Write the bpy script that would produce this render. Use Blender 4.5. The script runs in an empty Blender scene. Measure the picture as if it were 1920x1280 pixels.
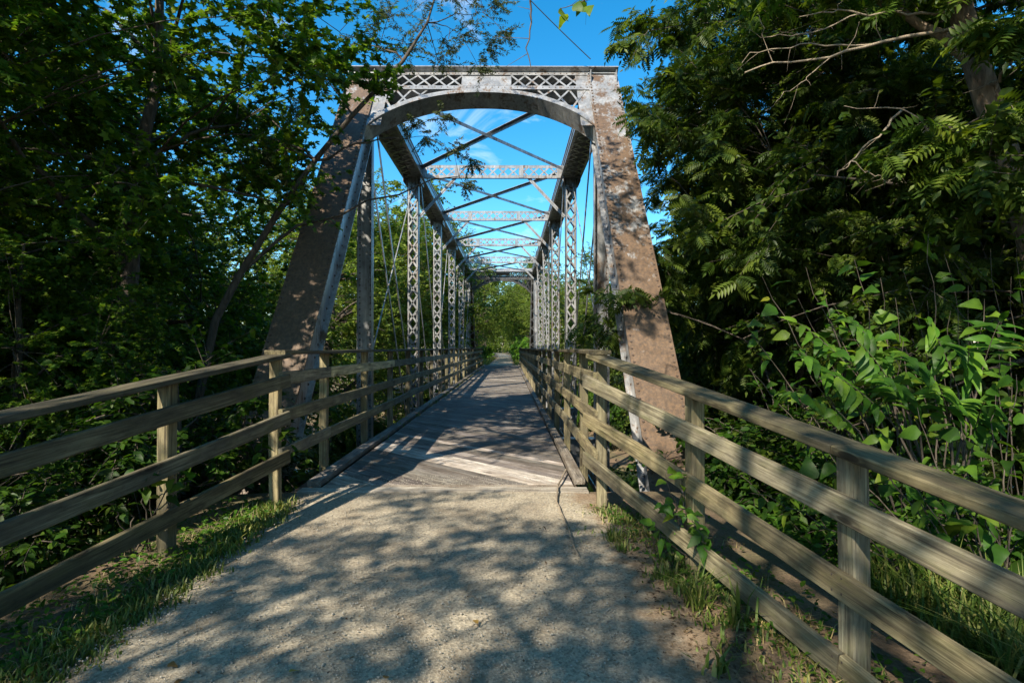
import bpy, math, random
import numpy as np
from mathutils import Matrix, Vector
R = math.radians
scene = bpy.context.scene
COL = scene.collection

# ------------------------------------------------------------------ camera, sky, sun, exposure
EYE = 1.5; FPX = 1066.0; VX, VY = 955.0, 652.0
cam = bpy.data.cameras.new('camera'); camo = bpy.data.objects.new('camera', cam); COL.objects.link(camo)
cam.sensor_width = 36; cam.lens = FPX / 1920 * 36; cam.clip_start = 0.05; cam.clip_end = 2000
camo.location = (0, 0, EYE)
camo.rotation_euler = (R(90) + math.atan((VY - 640) / FPX), 0, -math.atan((960 - VX) / FPX))
scene.camera = camo
SUN_AZ, SUN_EL = 212.0, 39.0           # clockwise from +Y: behind the viewer, to the left
world = bpy.data.worlds.new('World'); scene.world = world; world.use_nodes = True
wn, wl = world.node_tree.nodes, world.node_tree.links
bg = wn['Background']; bg.inputs[1].default_value = 0.13
sky = wn.new('ShaderNodeTexSky'); sky.sky_type = 'NISHITA'; sky.sun_disc = False
sky.sun_elevation = R(SUN_EL); sky.sun_rotation = R(SUN_AZ)
sky.air_density = 1.0; sky.dust_density = 0.25; sky.ozone_density = 3.0; sky.altitude = 300
tc = wn.new('ShaderNodeTexCoord'); mp = wn.new('ShaderNodeMapping'); mp.inputs['Scale'].default_value = (3.2, 3.2, 6.5)
nz = wn.new('ShaderNodeTexNoise'); nz.inputs['Scale'].default_value = 1.9; nz.inputs['Detail'].default_value = 8
nz.inputs['Roughness'].default_value = 0.6; nz.inputs['Distortion'].default_value = 0.5
rp = wn.new('ShaderNodeValToRGB'); rp.color_ramp.elements[0].position = 0.55; rp.color_ramp.elements[1].position = 0.97
mx = wn.new('ShaderNodeMixRGB'); mx.inputs['Color2'].default_value = (6.5, 6.8, 7.2, 1)
wl.new(tc.outputs['Generated'], mp.inputs['Vector']); wl.new(mp.outputs[0], nz.inputs['Vector'])
wl.new(nz.outputs['Fac'], rp.inputs['Fac']); wl.new(rp.outputs['Color'], mx.inputs['Fac'])
hs = wn.new('ShaderNodeHueSaturation'); hs.inputs['Saturation'].default_value = 1.38; hs.inputs['Hue'].default_value = 0.488; hs.inputs['Value'].default_value = 1.0
wl.new(sky.outputs[0], hs.inputs['Color']); wl.new(hs.outputs[0], mx.inputs['Color1']); wl.new(mx.outputs[0], bg.inputs[0])
sun = bpy.data.lights.new('sun', 'SUN'); sun.energy = 5.0; sun.angle = R(0.45); sun.color = (1.0, 0.9, 0.74)
suno = bpy.data.objects.new('sun', sun); COL.objects.link(suno)
sd = Vector((math.sin(R(SUN_AZ)) * math.cos(R(SUN_EL)), math.cos(R(SUN_AZ)) * math.cos(R(SUN_EL)), math.sin(R(SUN_EL))))
suno.rotation_euler = sd.to_track_quat('Z', 'Y').to_euler(); suno.location = sd * 60
vs = scene.view_settings; vs.view_transform = 'Standard'; vs.look = 'None'; vs.gamma = 1; vs.exposure = 1.02
vs.use_curve_mapping = False
scene.cycles.max_bounces = 5; scene.cycles.diffuse_bounces = 3; scene.cycles.glossy_bounces = 2; scene.cycles.transmission_bounces = 3; scene.cycles.use_denoising = True

def px(x, y, Y):
    """point at depth Y seen at photo pixel x, y"""
    return np.array(((x - VX) / FPX * Y, Y, EYE - (y - VY) / FPX * Y))

# ------------------------------------------------------------------ materials
def node_mat(name):
    m = bpy.data.materials.new(name); m.use_nodes = True
    n, l = m.node_tree.nodes, m.node_tree.links
    return m, n, l, n['Principled BSDF']
def noise(n, l, vec, scale, detail=4, rough=0.55, dist=0.0):
    t = n.new('ShaderNodeTexNoise'); t.inputs['Scale'].default_value = scale; t.inputs['Detail'].default_value = detail
    t.inputs['Roughness'].default_value = rough; t.inputs['Distortion'].default_value = dist
    if vec is not None: l.new(vec, t.inputs['Vector'])
    return t.outputs['Fac']
def ramp(n, l, fac, stops):
    r = n.new('ShaderNodeValToRGB'); e = r.color_ramp.elements
    while len(e) < len(stops): e.new(0.5)
    for i, (p, c) in enumerate(stops):
        e[i].position = p; e[i].color = (c[0], c[1], c[2], 1) if len(c) > 2 else (c[0],) * 3 + (1,)
    l.new(fac, r.inputs['Fac']); return r.outputs['Color']
def mix(n, l, fac, a, b, mode='MIX'):
    m = n.new('ShaderNodeMixRGB'); m.blend_type = mode
    for k, v in (('Fac', fac), ('Color1', a), ('Color2', b)):
        if isinstance(v, (int, float)): m.inputs[k].default_value = v
        elif isinstance(v, tuple): m.inputs[k].default_value = v if len(v) == 4 else v + (1,)
        else: l.new(v, m.inputs[k])
    return m.outputs[0]
def bump(n, l, b, h, strength, dist):
    u = n.new('ShaderNodeBump'); u.inputs['Strength'].default_value = strength; u.inputs['Distance'].default_value = dist
    l.new(h, u.inputs['Height']); l.new(u.outputs[0], b.inputs['Normal'])
def objvec(n, l, scale=(1, 1, 1), rnd=True):
    t = n.new('ShaderNodeTexCoord'); m = n.new('ShaderNodeMapping'); m.inputs['Scale'].default_value = scale
    l.new(t.outputs['Object'], m.inputs['Vector'])
    if rnd:
        o = n.new('ShaderNodeObjectInfo'); k = n.new('ShaderNodeMath'); k.operation = 'MULTIPLY'; k.inputs[1].default_value = 97.0
        l.new(o.outputs['Random'], k.inputs[0]); l.new(k.outputs[0], m.inputs['Location'])
    return m.outputs[0]

def wood_mat(name, dark, mid, light, stain, moss=None, rough=0.8):
    m, n, l, b = node_mat(name)
    g = noise(n, l, objvec(n, l, (0.9, 26, 26)), 1.6, 7, 0.62, 1.1)
    c = ramp(n, l, g, [(0.32, dark), (0.47, mid), (0.66, light)])
    big = noise(n, l, objvec(n, l, (1.1, 3, 3)), 1.7, 5, 0.6)
    c = mix(n, l, ramp(n, l, big, [(0.38, (0,)), (0.64, (0.85,))]), c, stain)
    if moss:
        mo = noise(n, l, objvec(n, l, (2.0, 5, 5)), 2.3, 6, 0.65)
        c = mix(n, l, ramp(n, l, mo, [(0.5, (0,)), (0.75, (0.6,))]), c, moss)
    ck = noise(n, l, objvec(n, l, (1.6, 75, 75)), 1.5, 5, 0.7, 0.4)
    c = mix(n, l, ramp(n, l, ck, [(0.30, (0.85,)), (0.40, (0,))]), c, (dark[0] * .35, dark[1] * .35, dark[2] * .35))
    gm = noise(n, l, objvec(n, l, (3.5, 11, 11)), 2.0, 7, 0.7)
    c = mix(n, l, 0.75, c, ramp(n, l, gm, [(0.3, (0.45,)), (0.5, (1.0,)), (0.7, (1.2,))]), 'MULTIPLY')
    v = n.new('ShaderNodeTexVoronoi'); v.inputs['Scale'].default_value = 1.0
    l.new(objvec(n, l, (1.7, 6, 6)), v.inputs['Vector'])
    c = mix(n, l, ramp(n, l, v.outputs['Distance'], [(0.0, (0.9,)), (0.09, (0.85,)), (0.11, (0.25,)), (0.15, (0.6,)), (0.22, (0,))]), c, (dark[0] * .55, dark[1] * .5, dark[2] * .45))
    o = n.new('ShaderNodeObjectInfo')
    c = mix(n, l, 1.0, c, o.outputs['Color'], 'MULTIPLY')
    l.new(c, b.inputs['Base Color']); b.inputs['Roughness'].default_value = rough
    b.inputs['Specular IOR Level'].default_value = 0.3
    bump(n, l, b, g, 0.7, 0.004)
    return m
FENCE = wood_mat('fence_timber', (0.055, 0.044, 0.028), (0.20, 0.17, 0.10), (0.37, 0.325, 0.20), (0.105, 0.092, 0.064), (0.135, 0.135, 0.05))
DECKW = wood_mat('deck_timber', (0.085, 0.07, 0.058), (0.25, 0.22, 0.19), (0.42, 0.385, 0.345), (0.13, 0.105, 0.083))

def steel_mat():
    m, n, l, b = node_mat('weathered_silver_paint')
    v = objvec(n, l, (1, 1, 1), False); vz = objvec(n, l, (2.2, 2.2, 0.45), False)
    p = ramp(n, l, noise(n, l, v, 3.0, 6, 0.6), [(0.3, (0.22, 0.225, 0.23)), (0.7, (0.44, 0.445, 0.445))])
    rust = ramp(n, l, noise(n, l, v, 25, 5, 0.7), [(0.3, (0.05, 0.030, 0.017)), (0.7, (0.165, 0.092, 0.040))])
    f0 = noise(n, l, vz, 2.1, 9, 0.68); f2 = noise(n, l, objvec(n, l, (14, 14, 5), False), 1.6, 6, 0.7)
    k = n.new('ShaderNodeMath'); k.operation = 'MULTIPLY_ADD'; k.inputs[1].default_value = 0.45; l.new(f2, k.inputs[0]); l.new(f0, k.inputs[2])
    sb_ = n.new('ShaderNodeMath'); sb_.operation = 'SUBTRACT'; sb_.inputs[1].default_value = 0.225; l.new(k.outputs[0], sb_.inputs[0]); f1 = sb_.outputs[0]
    geo = n.new('ShaderNodeAttribute'); geo.attribute_name = 'rust'; geo.attribute_type = 'GEOMETRY'
    ad = n.new('ShaderNodeMath'); ad.operation = 'ADD'; l.new(f1, ad.inputs[0]); l.new(geo.outputs['Fac'], ad.inputs[1])
    c = mix(n, l, ramp(n, l, ad.outputs[0], [(0.53, (0,)), (0.66, (0.93,))]), p, rust)
    st = ramp(n, l, noise(n, l, objvec(n, l, (11, 11, 0.5), False), 1.5, 6, 0.7), [(0.35, (0.62,)), (0.6, (1.1,))])
    c = mix(n, l, 0.8, c, st, 'MULTIPLY')
    l.new(c, b.inputs['Base Color'])
    l.new(ramp(n, l, ad.outputs[0], [(0.5, (0.35,)), (0.66, (0.03,))]), b.inputs['Metallic'])
    l.new(ramp(n, l, ad.outputs[0], [(0.45, (0.30,)), (0.72, (0.55,))]), b.inputs['Roughness'])
    bump(n, l, b, noise(n, l, v, 40, 4, 0.6), 0.25, 0.002)
    return m
STEEL = steel_mat()

def leaf_mat(name, dark, mid, light, trans=0.42, rough=0.48, sp=0.28, patch=1.3):
    m, n, l, b = node_mat(name)
    a = n.new('ShaderNodeAttribute'); a.attribute_name = 'rnd'; o = n.new('ShaderNodeObjectInfo')
    s = n.new('ShaderNodeMath'); s.operation = 'ADD'; l.new(a.outputs['Fac'], s.inputs[0]); l.new(o.outputs['Random'], s.inputs[1])
    f = n.new('ShaderNodeMath'); f.operation = 'FRACT'; l.new(s.outputs[0], f.inputs[0])
    c = ramp(n, l, f.outputs[0], [(0.0, dark), (0.5, mid), (0.93, light), (1.0, dark)])
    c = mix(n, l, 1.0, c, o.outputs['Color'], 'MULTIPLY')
    pn = noise(n, l, objvec(n, l, (1, 1, 1)), patch, 4, 0.65)
    c = mix(n, l, 1.0, c, ramp(n, l, pn, [(0.32, (0.72, 0.76, 0.9)), (0.55, (1, 1, 1)), (0.78, (1.35, 1.15, 0.8))]), 'MULTIPLY')
    l.new(c, b.inputs['Base Color']); b.inputs['Roughness'].default_value = rough; b.inputs['Specular IOR Level'].default_value = sp
    t = n.new('ShaderNodeBsdfTranslucent'); l.new(mix(n, l, 1.0, c, (1.5, 1.45, 0.55, 1), 'MULTIPLY'), t.inputs['Color'])
    ms = n.new('ShaderNodeMixShader'); ms.inputs[0].default_value = trans
    l.new(b.outputs[0], ms.inputs[1]); l.new(t.outputs[0], ms.inputs[2])
    l.new(ms.outputs[0], n['Material Output'].inputs['Surface'])
    return m
L_MAPLE = leaf_mat('maple_leaf', (0.036, 0.086, 0.010), (0.080, 0.168, 0.016), (0.18, 0.27, 0.03), 0.5)
L_PINN = leaf_mat('compound_leaf', (0.026, 0.054, 0.007), (0.055, 0.100, 0.011), (0.135, 0.185, 0.022))
L_FAR = leaf_mat('woodland_leaf', (0.055, 0.095, 0.015), (0.105, 0.165, 0.024), (0.20, 0.245, 0.04))
L_WILL = leaf_mat('willow_leaf', (0.06, 0.085, 0.035), (0.10, 0.13, 0.055), (0.17, 0.19, 0.09))
L_SHRUB = leaf_mat('shrub_leaf', (0.028, 0.080, 0.008), (0.055, 0.145, 0.013), (0.12, 0.22, 0.02))
L_GRASS = leaf_mat('grass_blade', (0.05, 0.10, 0.016), (0.12, 0.18, 0.03), (0.26, 0.25, 0.08), 0.3, 0.5)
L_DEAD = leaf_mat('dead_leaf', (0.16, 0.09, 0.03), (0.30, 0.19, 0.05), (0.40, 0.29, 0.06), 0.2, 0.7)

def bark_mat(name, a, c, sc=1.0):
    m, n, l, b = node_mat(name)
    v = objvec(n, l, (9 * sc, 9 * sc, 1.6 * sc)); f = noise(n, l, v, 2.2, 7, 0.65, 0.8)
    col = ramp(n, l, f, [(0.32, a), (0.68, c)]); l.new(col, b.inputs['Base Color']); b.inputs['Roughness'].default_value = 0.9
    bump(n, l, b, f, 0.9, 0.02); return m
BARK = bark_mat('dark_bark', (0.035, 0.027, 0.02), (0.13, 0.105, 0.08))
BARK_P = bark_mat('pale_dead_wood', (0.17, 0.13, 0.09), (0.40, 0.33, 0.24), 2.5)

def ground_mat():
    m, n, l, b = node_mat('woodland_soil')
    v = objvec(n, l, (1, 1, 1), False)
    c = ramp(n, l, noise(n, l, v, 0.9, 8, 0.65), [(0.3, (0.08, 0.056, 0.034)), (0.55, (0.18, 0.12, 0.072)), (0.75, (0.27, 0.20, 0.12))])
    c2 = ramp(n, l, noise(n, l, v, 45, 5, 0.75), [(0.32, (0.45,)), (0.66, (1.5,))])
    c = mix(n, l, 0.8, c, c2, 'MULTIPLY')
    g = ramp(n, l, noise(n, l, v, 0.55, 6, 0.6), [(0.45, (0,)), (0.65, (0.7,))])
    c = mix(n, l, g, c, (0.06, 0.085, 0.025)); l.new(c, b.inputs['Base Color']); b.inputs['Roughness'].default_value = 0.95
    bump(n, l, b, noise(n, l, v, 35, 6, 0.7), 0.8, 0.03); return m
GROUND = ground_mat()
def gravel_mat():
    m, n, l, b = node_mat('limestone_screenings')
    v = objvec(n, l, (1, 1, 1), False)
    c = ramp(n, l, noise(n, l, v, 1.1, 6, 0.6), [(0.3, (0.25, 0.212, 0.155)), (0.7, (0.40, 0.345, 0.255))])
    vo = n.new('ShaderNodeTexVoronoi'); vo.inputs['Scale'].default_value = 70; l.new(v, vo.inputs['Vector'])
    sp = ramp(n, l, vo.outputs['Color'], [(0.1, (0.5,)), (0.5, (1.0,)), (0.95, (1.45,))])
    c = mix(n, l, 0.85, c, sp, 'MULTIPLY')
    fine = ramp(n, l, noise(n, l, v, 260, 3, 0.7), [(0.3, (0.6,)), (0.7, (1.35,))])
    c = mix(n, l, 0.7, c, fine, 'MULTIPLY')
    dirt = ramp(n, l, noise(n, l, v, 2.6, 7, 0.7), [(0.50, (0,)), (0.70, (0.7,))])
    c = mix(n, l, dirt, c, (0.17, 0.13, 0.085))
    ed = n.new('ShaderNodeAttribute'); ed.attribute_name = 'edge'; e1 = noise(n, l, v, 5.5, 7, 0.7)
    e2 = n.new('ShaderNodeMath'); e2.operation = 'MULTIPLY_ADD'; e2.inputs[1].default_value = 1.5; l.new(e1, e2.inputs[0])
    e3 = n.new('ShaderNodeMath'); e3.operation = 'ADD'; l.new(ed.outputs['Fac'], e3.inputs[0]); e3.inputs[1].default_value = -.95; l.new(e3.outputs[0], e2.inputs[2])
    soil = ramp(n, l, noise(n, l, v, 45, 5, 0.7), [(0.3, (0.10, 0.068, 0.04)), (0.5, (0.21, 0.145, 0.088)), (0.72, (0.34, 0.25, 0.16))])
    c = mix(n, l, ramp(n, l, e2.outputs[0], [(0.15, (0,)), (0.5, (0.95,))]), c, soil); l.new(c, b.inputs['Base Color']); b.inputs['Roughness'].default_value = 0.95
    bump(n, l, b, vo.outputs['Distance'], 0.6, 0.006); return m
GRAVEL = gravel_mat()
def plain(name, col, rough=0.8):
    m, n, l, b = node_mat(name); v = objvec(n, l)
    c = ramp(n, l, noise(n, l, v, 8, 5, 0.6), [(0.3, tuple(x * .7 for x in col)), (0.7, tuple(x * 1.25 for x in col))])
    l.new(c, b.inputs['Base Color']); b.inputs['Roughness'].default_value = rough; return m
RIVET = plain('rusty_rivet', (0.085, 0.06, 0.045), .55); NAIL = plain('rusty_nail', (0.05, 0.035, 0.028)); STONE = plain('abutment_stone', (0.25, 0.23, 0.19)); PEB = plain('pebble_stone', (0.33, 0.30, 0.25)); WIREM = plain('wire_black', (0.03, 0.03, 0.03))
def water_mat():
    m, n, l, b = node_mat('creek_water'); b.inputs['Base Color'].default_value = (0.03, 0.035, 0.02, 1); b.inputs['Roughness'].default_value = 0.08
    bump(n, l, b, noise(n, l, objvec(n, l), 3, 4), 0.2, 0.03); return m
WATER = water_mat()

# ------------------------------------------------------------------ object helpers
def wloc(o):
    v = Vector((0, 0, 0))
    while o is not None: v += o.location; o = o.parent
    return v
def tag(o, label=None, cat=None, group=None, kind=None):
    for k, v in (('label', label), ('category', cat), ('group', group), ('kind', kind)):
        if v: o[k] = v
    return o
def link(name, me, mat, parent=None, kind=None, matrix=None):
    """mesh in world coordinates (matrix None) or local coordinates + world matrix; parents only translate"""
    o = bpy.data.objects.new(name, me); COL.objects.link(o)
    if mat and not me.materials: me.materials.append(mat)
    M = matrix if matrix is not None else Matrix.Identity(4)
    if parent is not None:
        o.parent = parent; M = Matrix.Translation(-wloc(parent)) @ M
    o.matrix_basis = M
    if kind: o['kind'] = kind
    return o
def thing(name, loc, label, cat, group=None):
    o = bpy.data.objects.new(name, None); COL.objects.link(o); o.location = loc; o.empty_display_size = 0.2
    return tag(o, label, cat, group)
def mesh_np(name, V, F, rnd=None, smooth=False):
    """V (n,3), F (m,k) all faces with k corners"""
    V = np.asarray(V, np.float32); F = np.asarray(F, np.int32)
    me = bpy.data.meshes.new(name); me.vertices.add(len(V)); me.vertices.foreach_set('co', V.ravel())
    k = F.shape[1]; me.loops.add(F.size); me.loops.foreach_set('vertex_index', F.ravel())
    me.polygons.add(len(F)); me.polygons.foreach_set('loop_start', np.arange(0, F.size, k, dtype=np.int32))
    if smooth: me.polygons.foreach_set('use_smooth', np.ones(len(F), bool))
    if rnd is not None:
        a = me.attributes.new('rnd', 'FLOAT', 'FACE'); a.data.foreach_set('value', np.asarray(rnd, np.float32))
    me.update(calc_edges=True); return me

class MB:
    def __init__(s): s.v = []; s.f = []
    def add(s, v, f):
        b = len(s.v); s.v += [tuple(map(float, x)) for x in v]; s.f += [tuple(i + b for i in q) for q in f]
    def beam(s, p0, p1, w, h, up=(0, 0, 1), off=(0, 0)):
        """box from p0 to p1, w across (side), h along up; off shifts side/up"""
        p0 = Vector(p0); p1 = Vector(p1); d = (p1 - p0).normalized(); sx = d.cross(Vector(up)).normalized(); u = sx.cross(d)
        c = sx * off[0] + u * off[1]; v = []
        for p in (p0, p1):
            for a, b in ((-1, -1), (1, -1), (1, 1), (-1, 1)): v.append(p + c + sx * (a * w / 2) + u * (b * h / 2))
        s.add(v, [(0, 3, 2, 1), (4, 5, 6, 7), (0, 1, 5, 4), (1, 2, 6, 5), (2, 3, 7, 6), (3, 0, 4, 7)])
    def rivet(s, p, nrm, r=0.022, h=0.015):
        n_ = Vector(nrm).normalized(); t = n_.orthogonal().normalized(); u = n_.cross(t); p = Vector(p)
        v = [p + (t * math.cos(a) + u * math.sin(a)) * r for a in [i * math.pi / 3 for i in range(6)]]
        v += [p + n_ * h + (t * math.cos(a) + u * math.sin(a)) * r * .5 for a in [i * math.pi / 3 for i in range(6)]]
        s.add(v, [(i, (i + 1) % 6, 6 + (i + 1) % 6, 6 + i) for i in range(6)] + [tuple(range(6, 12))])
    def mesh(s, name):
        me = bpy.data.meshes.new(name); me.from_pydata(s.v, [], s.f); me.update(); return me
    def build(s, name, mat, parent=None, kind=None): return link(name, s.mesh(name), mat, parent, kind)

_brng = random.Random(5)
def board(name, p0, p1, h, t, mat, parent, up=(0, 0, 1), color=None, bow=0.009, ch=0.006):
    """timber from p0 to p1 (centre line), h along up, t across: local x runs along the grain"""
    p0 = Vector(p0); p1 = Vector(p1); L = (p1 - p0).length; d = (p1 - p0).normalized()
    sx = Vector(up).cross(d).normalized(); u = d.cross(sx)
    st = [0, L * .5, L]; v = []; cs = []
    a, b = t / 2, h / 2
    prof = [(-a + ch, -b), (a - ch, -b), (a, -b + ch), (a, b - ch), (a - ch, b), (-a + ch, b), (-a, b - ch), (-a, -b + ch)]
    for i, x in enumerate(st):
        jy = _brng.uniform(-bow, bow) if i == 1 else 0; jz = _brng.uniform(-bow, bow) if i == 1 else 0
        v += [(x, y + jy, z + jz) for y, z in prof]
    f = [(i * 8 + j, i * 8 + (j + 1) % 8, i * 8 + 8 + (j + 1) % 8, i * 8 + 8 + j) for i in range(2) for j in range(8)]
    f = [tuple(reversed(q)) for q in f] + [tuple(range(8)), tuple(reversed(range(16, 24)))]
    f = [tuple(reversed(q)) for q in f]
    me = bpy.data.meshes.new(name); me.from_pydata(v, [], f); me.update()
    M = Matrix((d, sx, u)).transposed().to_4x4(); M.translation = p0
    o = link(name, me, mat, parent, None, M)
    k = _brng.uniform(0.78, 1.18) if color is None else color
    tn = _brng.choice(((1, 1, 1), (1.04, .99, .9), (.97, .98, 1.06), (1.02, 1.0, .93), (.98, 1.0, .96)))
    o.color = (k * tn[0], k * tn[1], k * tn[2], 1)
    return o

# ------------------------------------------------------------------ terrain
def sstep(a, b, x):
    t = np.clip((x - a) / (b - a), 0, 1); return t * t * (3 - 2 * t)
def terrain(X, Y):
    X = np.asarray(X, float); Y = np.asarray(Y, float)
    side = np.maximum(-2.75 - X, X - 1.75)
    emb = -2.1 * sstep(0.0, 4.2, side) - 0.5 * sstep(4, 20, side)
    ck = sstep(6.0, 9.5, Y) * (1 - sstep(45.5, 49.0, Y))
    z = emb * (1 - ck) + (-4.0 - 1.0 * np.exp(-((Y - 27) / 9.0) ** 2)) * ck
    z = z + (0.07 * np.sin(X * 1.9 + Y * .7) + 0.06 * np.sin(Y * 2.3 - X * .6)) * sstep(0.3, 2, np.maximum(side, ck * 2))
    z = z + 0.02 * np.sin(X * 5.1) * np.sin(Y * 4.3) * sstep(-.6, .3, side) - 0.02
    return z
def ter(x, y): return float(terrain(np.array([x]), np.array([y]))[0])
def axis(lo, hi, near, c):
    a = [c]; s = near
    while a[-1] < hi: a.append(a[-1] + s); s *= 1.06 if a[-1] - c > 8 else 1.0
    b = [c]; s = near
    while b[-1] > lo: b.append(b[-1] - s); s *= 1.06 if c - b[-1] > 8 else 1.0
    return np.array(sorted(set(b + a)))
gx = axis(-350, 350, 0.25, -0.6); gy = np.concatenate([axis(-250, 60, 0.25, 5.0), np.linspace(63, 500, 90)])
GX, GY = np.meshgrid(gx, gy); GZ = terrain(GX, GY); nx, ny = len(gx), len(gy)
idx = np.arange(nx * ny).reshape(ny, nx)
F = np.stack([idx[:-1, :-1], idx[:-1, 1:], idx[1:, 1:], idx[1:, :-1]], -1).reshape(-1, 4)
tag(link('ground', mesh_np('ground', np.stack([GX, GY, GZ], -1).reshape(-1, 3), F, smooth=True), GROUND), kind='structure')
prng = np.random.default_rng(3)
def path_strip(name, ys, xl, xr, dz, soft):
    V = []; k = 16; E = []
    for y in ys:
        a = xl(y) + prng.uniform(-.02, .02); b = xr(y) + prng.uniform(-.02, .02)
        for i in range(k + 1):
            x = a + (b - a) * i / k; e = min(i, k - i)
            V.append((x, y, max(ter(x, y), -0.03) + dz + (0 if e == 0 else 0.008 if e == 1 else 0.016 + .006 * math.sin(x * 3.1 + y * .8) * math.sin(y * 1.9)))); E.append(max(0.0, 1 - min(x - a, (b - x) * .6) / soft))
    n = len(ys); f = [(r * (k + 1) + i, r * (k + 1) + i + 1, (r + 1) * (k + 1) + i + 1, (r + 1) * (k + 1) + i) for r in range(n - 1) for i in range(k)]
    me = mesh_np(name, V, f, smooth=True); at = me.attributes.new('edge', 'FLOAT', 'POINT'); at.data.foreach_set('value', np.array(E, np.float32))
    return tag(link(name, me, GRAVEL), kind='structure')
def XL(y): return -2.2 + 0.08 * math.sin(y * 1.7) + (0.1 if y < 3.5 else 0)
def XR(y): return 1.02 + 0.06 * math.sin(y * 1.3 + 1) + .12 * max(0, min(1, (5.0 - y) / 3)) - .2 * max(0, min(1, (y - 5.0)))
path_strip('gravel_path', np.arange(-14, 5.99, 0.12), XL, XR, 0.004, .34)
path_strip('gravel_path_beyond', np.concatenate([np.arange(49.0, 70, 0.5), np.arange(70, 320, 4.0)]), lambda y: -1.95 - 0.0005 * max(0, y - 85) ** 2, lambda y: 0.5 - 0.0005 * max(0, y - 85) ** 2, 0.006, .3)
tag(link('creek', mesh_np('creek', [(-200, 15, -4.88), (200, 15, -4.88), (200, 39, -4.88), (-200, 39, -4.88)], [(0, 1, 2, 3)]), WATER), kind='structure')

# ------------------------------------------------------------------ truss bridge
PAN = 6.14; ZT = 7.2; ZB = -1.44; TL, TR = -3.11, 1.99; ZC = 7.2
br = thing('truss_bridge', (-0.56, 6.14, -1.6), 'weathered silver steel through truss bridge with arched portal and diagonal plank deck', 'bridge')
def UY(i): return PAN * (i + 1)
def attr_rust(o, fn):
    a = o.data.attributes.new('rust', 'FLOAT', 'POINT'); w = o.matrix_world if False else None
    off = wloc(o)
    for i, v in enumerate(o.data.vertices): a.data[i].value = fn(v.co + off)
def end_post(side, near):
    X = TL if side < 0 else TR
    Y0, Y1 = (UY(0), UY(1)) if near else (UY(7), UY(6))
    p0 = Vector((X, Y0, ZB)); p1 = Vector((X, Y1, ZT)); d = (p1 - p0).normalized()
    nrm = Vector((0, -d.z if near else d.z, abs(d.y)))        # outward face normal (towards the approach, up)
    nrm = (nrm - d * nrm.dot(d)).normalized()
    sx = Vector((1, 0, 0)); n = 40
    m = MB()                                                   # cover plate, cut into strips so the rust can vary along it
    for i in range(n):
        a = p0.lerp(p1, i / n); b = p0.lerp(p1, (i + 1) / n)
        m.beam(a + nrm * .22, b + nrm * .22, 0.64, 0.02, nrm)
    ep = m.build('end_post', STEEL, br)
    attr_rust(ep, lambda c: (0.36 if side < 0 else (0.15 if 3.4 < c.z < 5.7 else 0.20)) * (1 - max(0, (c.z - 5.5) / 4)) + 0.10 * max(0, min(1, (3.4 - c.z) / 1.5)) - .05 * max(0, min(1, (c.z - 5.9) / .6)))
    for s in (-1, 1):
        w = MB(); w.beam(p0 + sx * (s * .255), p1 + sx * (s * .255), 0.016, 0.42, nrm)
        w.build('web_plate', STEEL, ep)
        w = MB(); w.beam(p0 + sx * (s * .29) - nrm * .21, p1 + sx * (s * .29) - nrm * .21, 0.10, 0.016, nrm)
        w.beam(p0 + sx * (s * .275) + nrm * .16, p1 + sx * (s * .275) + nrm * .16, 0.022, 0.09, nrm)
        w.build('flange_angle', STEEL, ep)
    rv = MB(); L = (p1 - p0).length
    for k in range(int(L / .115)):
        q = p0 + d * (.1 + k * .115)
        for s in (-1, 1):
            rv.rivet(q + nrm * .23 + sx * (s * .275), nrm)
            rv.rivet(q + nrm * .16 + sx * (s * .286), sx * s)
            if k % 2 == 0: rv.rivet(q - nrm * .16 + sx * (s * .263), sx * s)
    rv.build('rivets', RIVET, ep, 'stuff')
    la = MB(); nn = 26
    for k in range(nn):
        a = p0.lerp(p1, k / nn); b = p0.lerp(p1, (k + 1) / nn); s = 1 if k % 2 else -1
        la.beam(a - nrm * .225 + sx * (.24 * s), b - nrm * .225 - sx * (.24 * s), .06, .01, nrm)
    la.build('lacing', STEEL, ep, 'stuff')
    return ep
for s in (-1, 1):
    for nr in (True, False): end_post(s, nr)
def lattice(m_list, a0, a1, b0, b1, n, w, t, up):
    """crossed bars between chord a (a0-a1) and chord b (b0-b1)"""
    for k in range(n):
        for (p, q) in ((a0.lerp(a1, k / n), b0.lerp(b1, (k + 1) / n)), (b0.lerp(b1, k / n), a0.lerp(a1, (k + 1) / n))):
            m = MB(); m.beam(p, q, w, t, up, (0, t * .55 if p.z > q.z else -t * .55)); m_list.append(m)
def emit(ms, name, parent, split):
    if split:
        for m in ms: m.build(name, STEEL, parent)
    else:
        j = MB()
        for m in ms: j.add(m.v, m.f)
        j.build('lacing', STEEL, parent, 'stuff')
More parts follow.
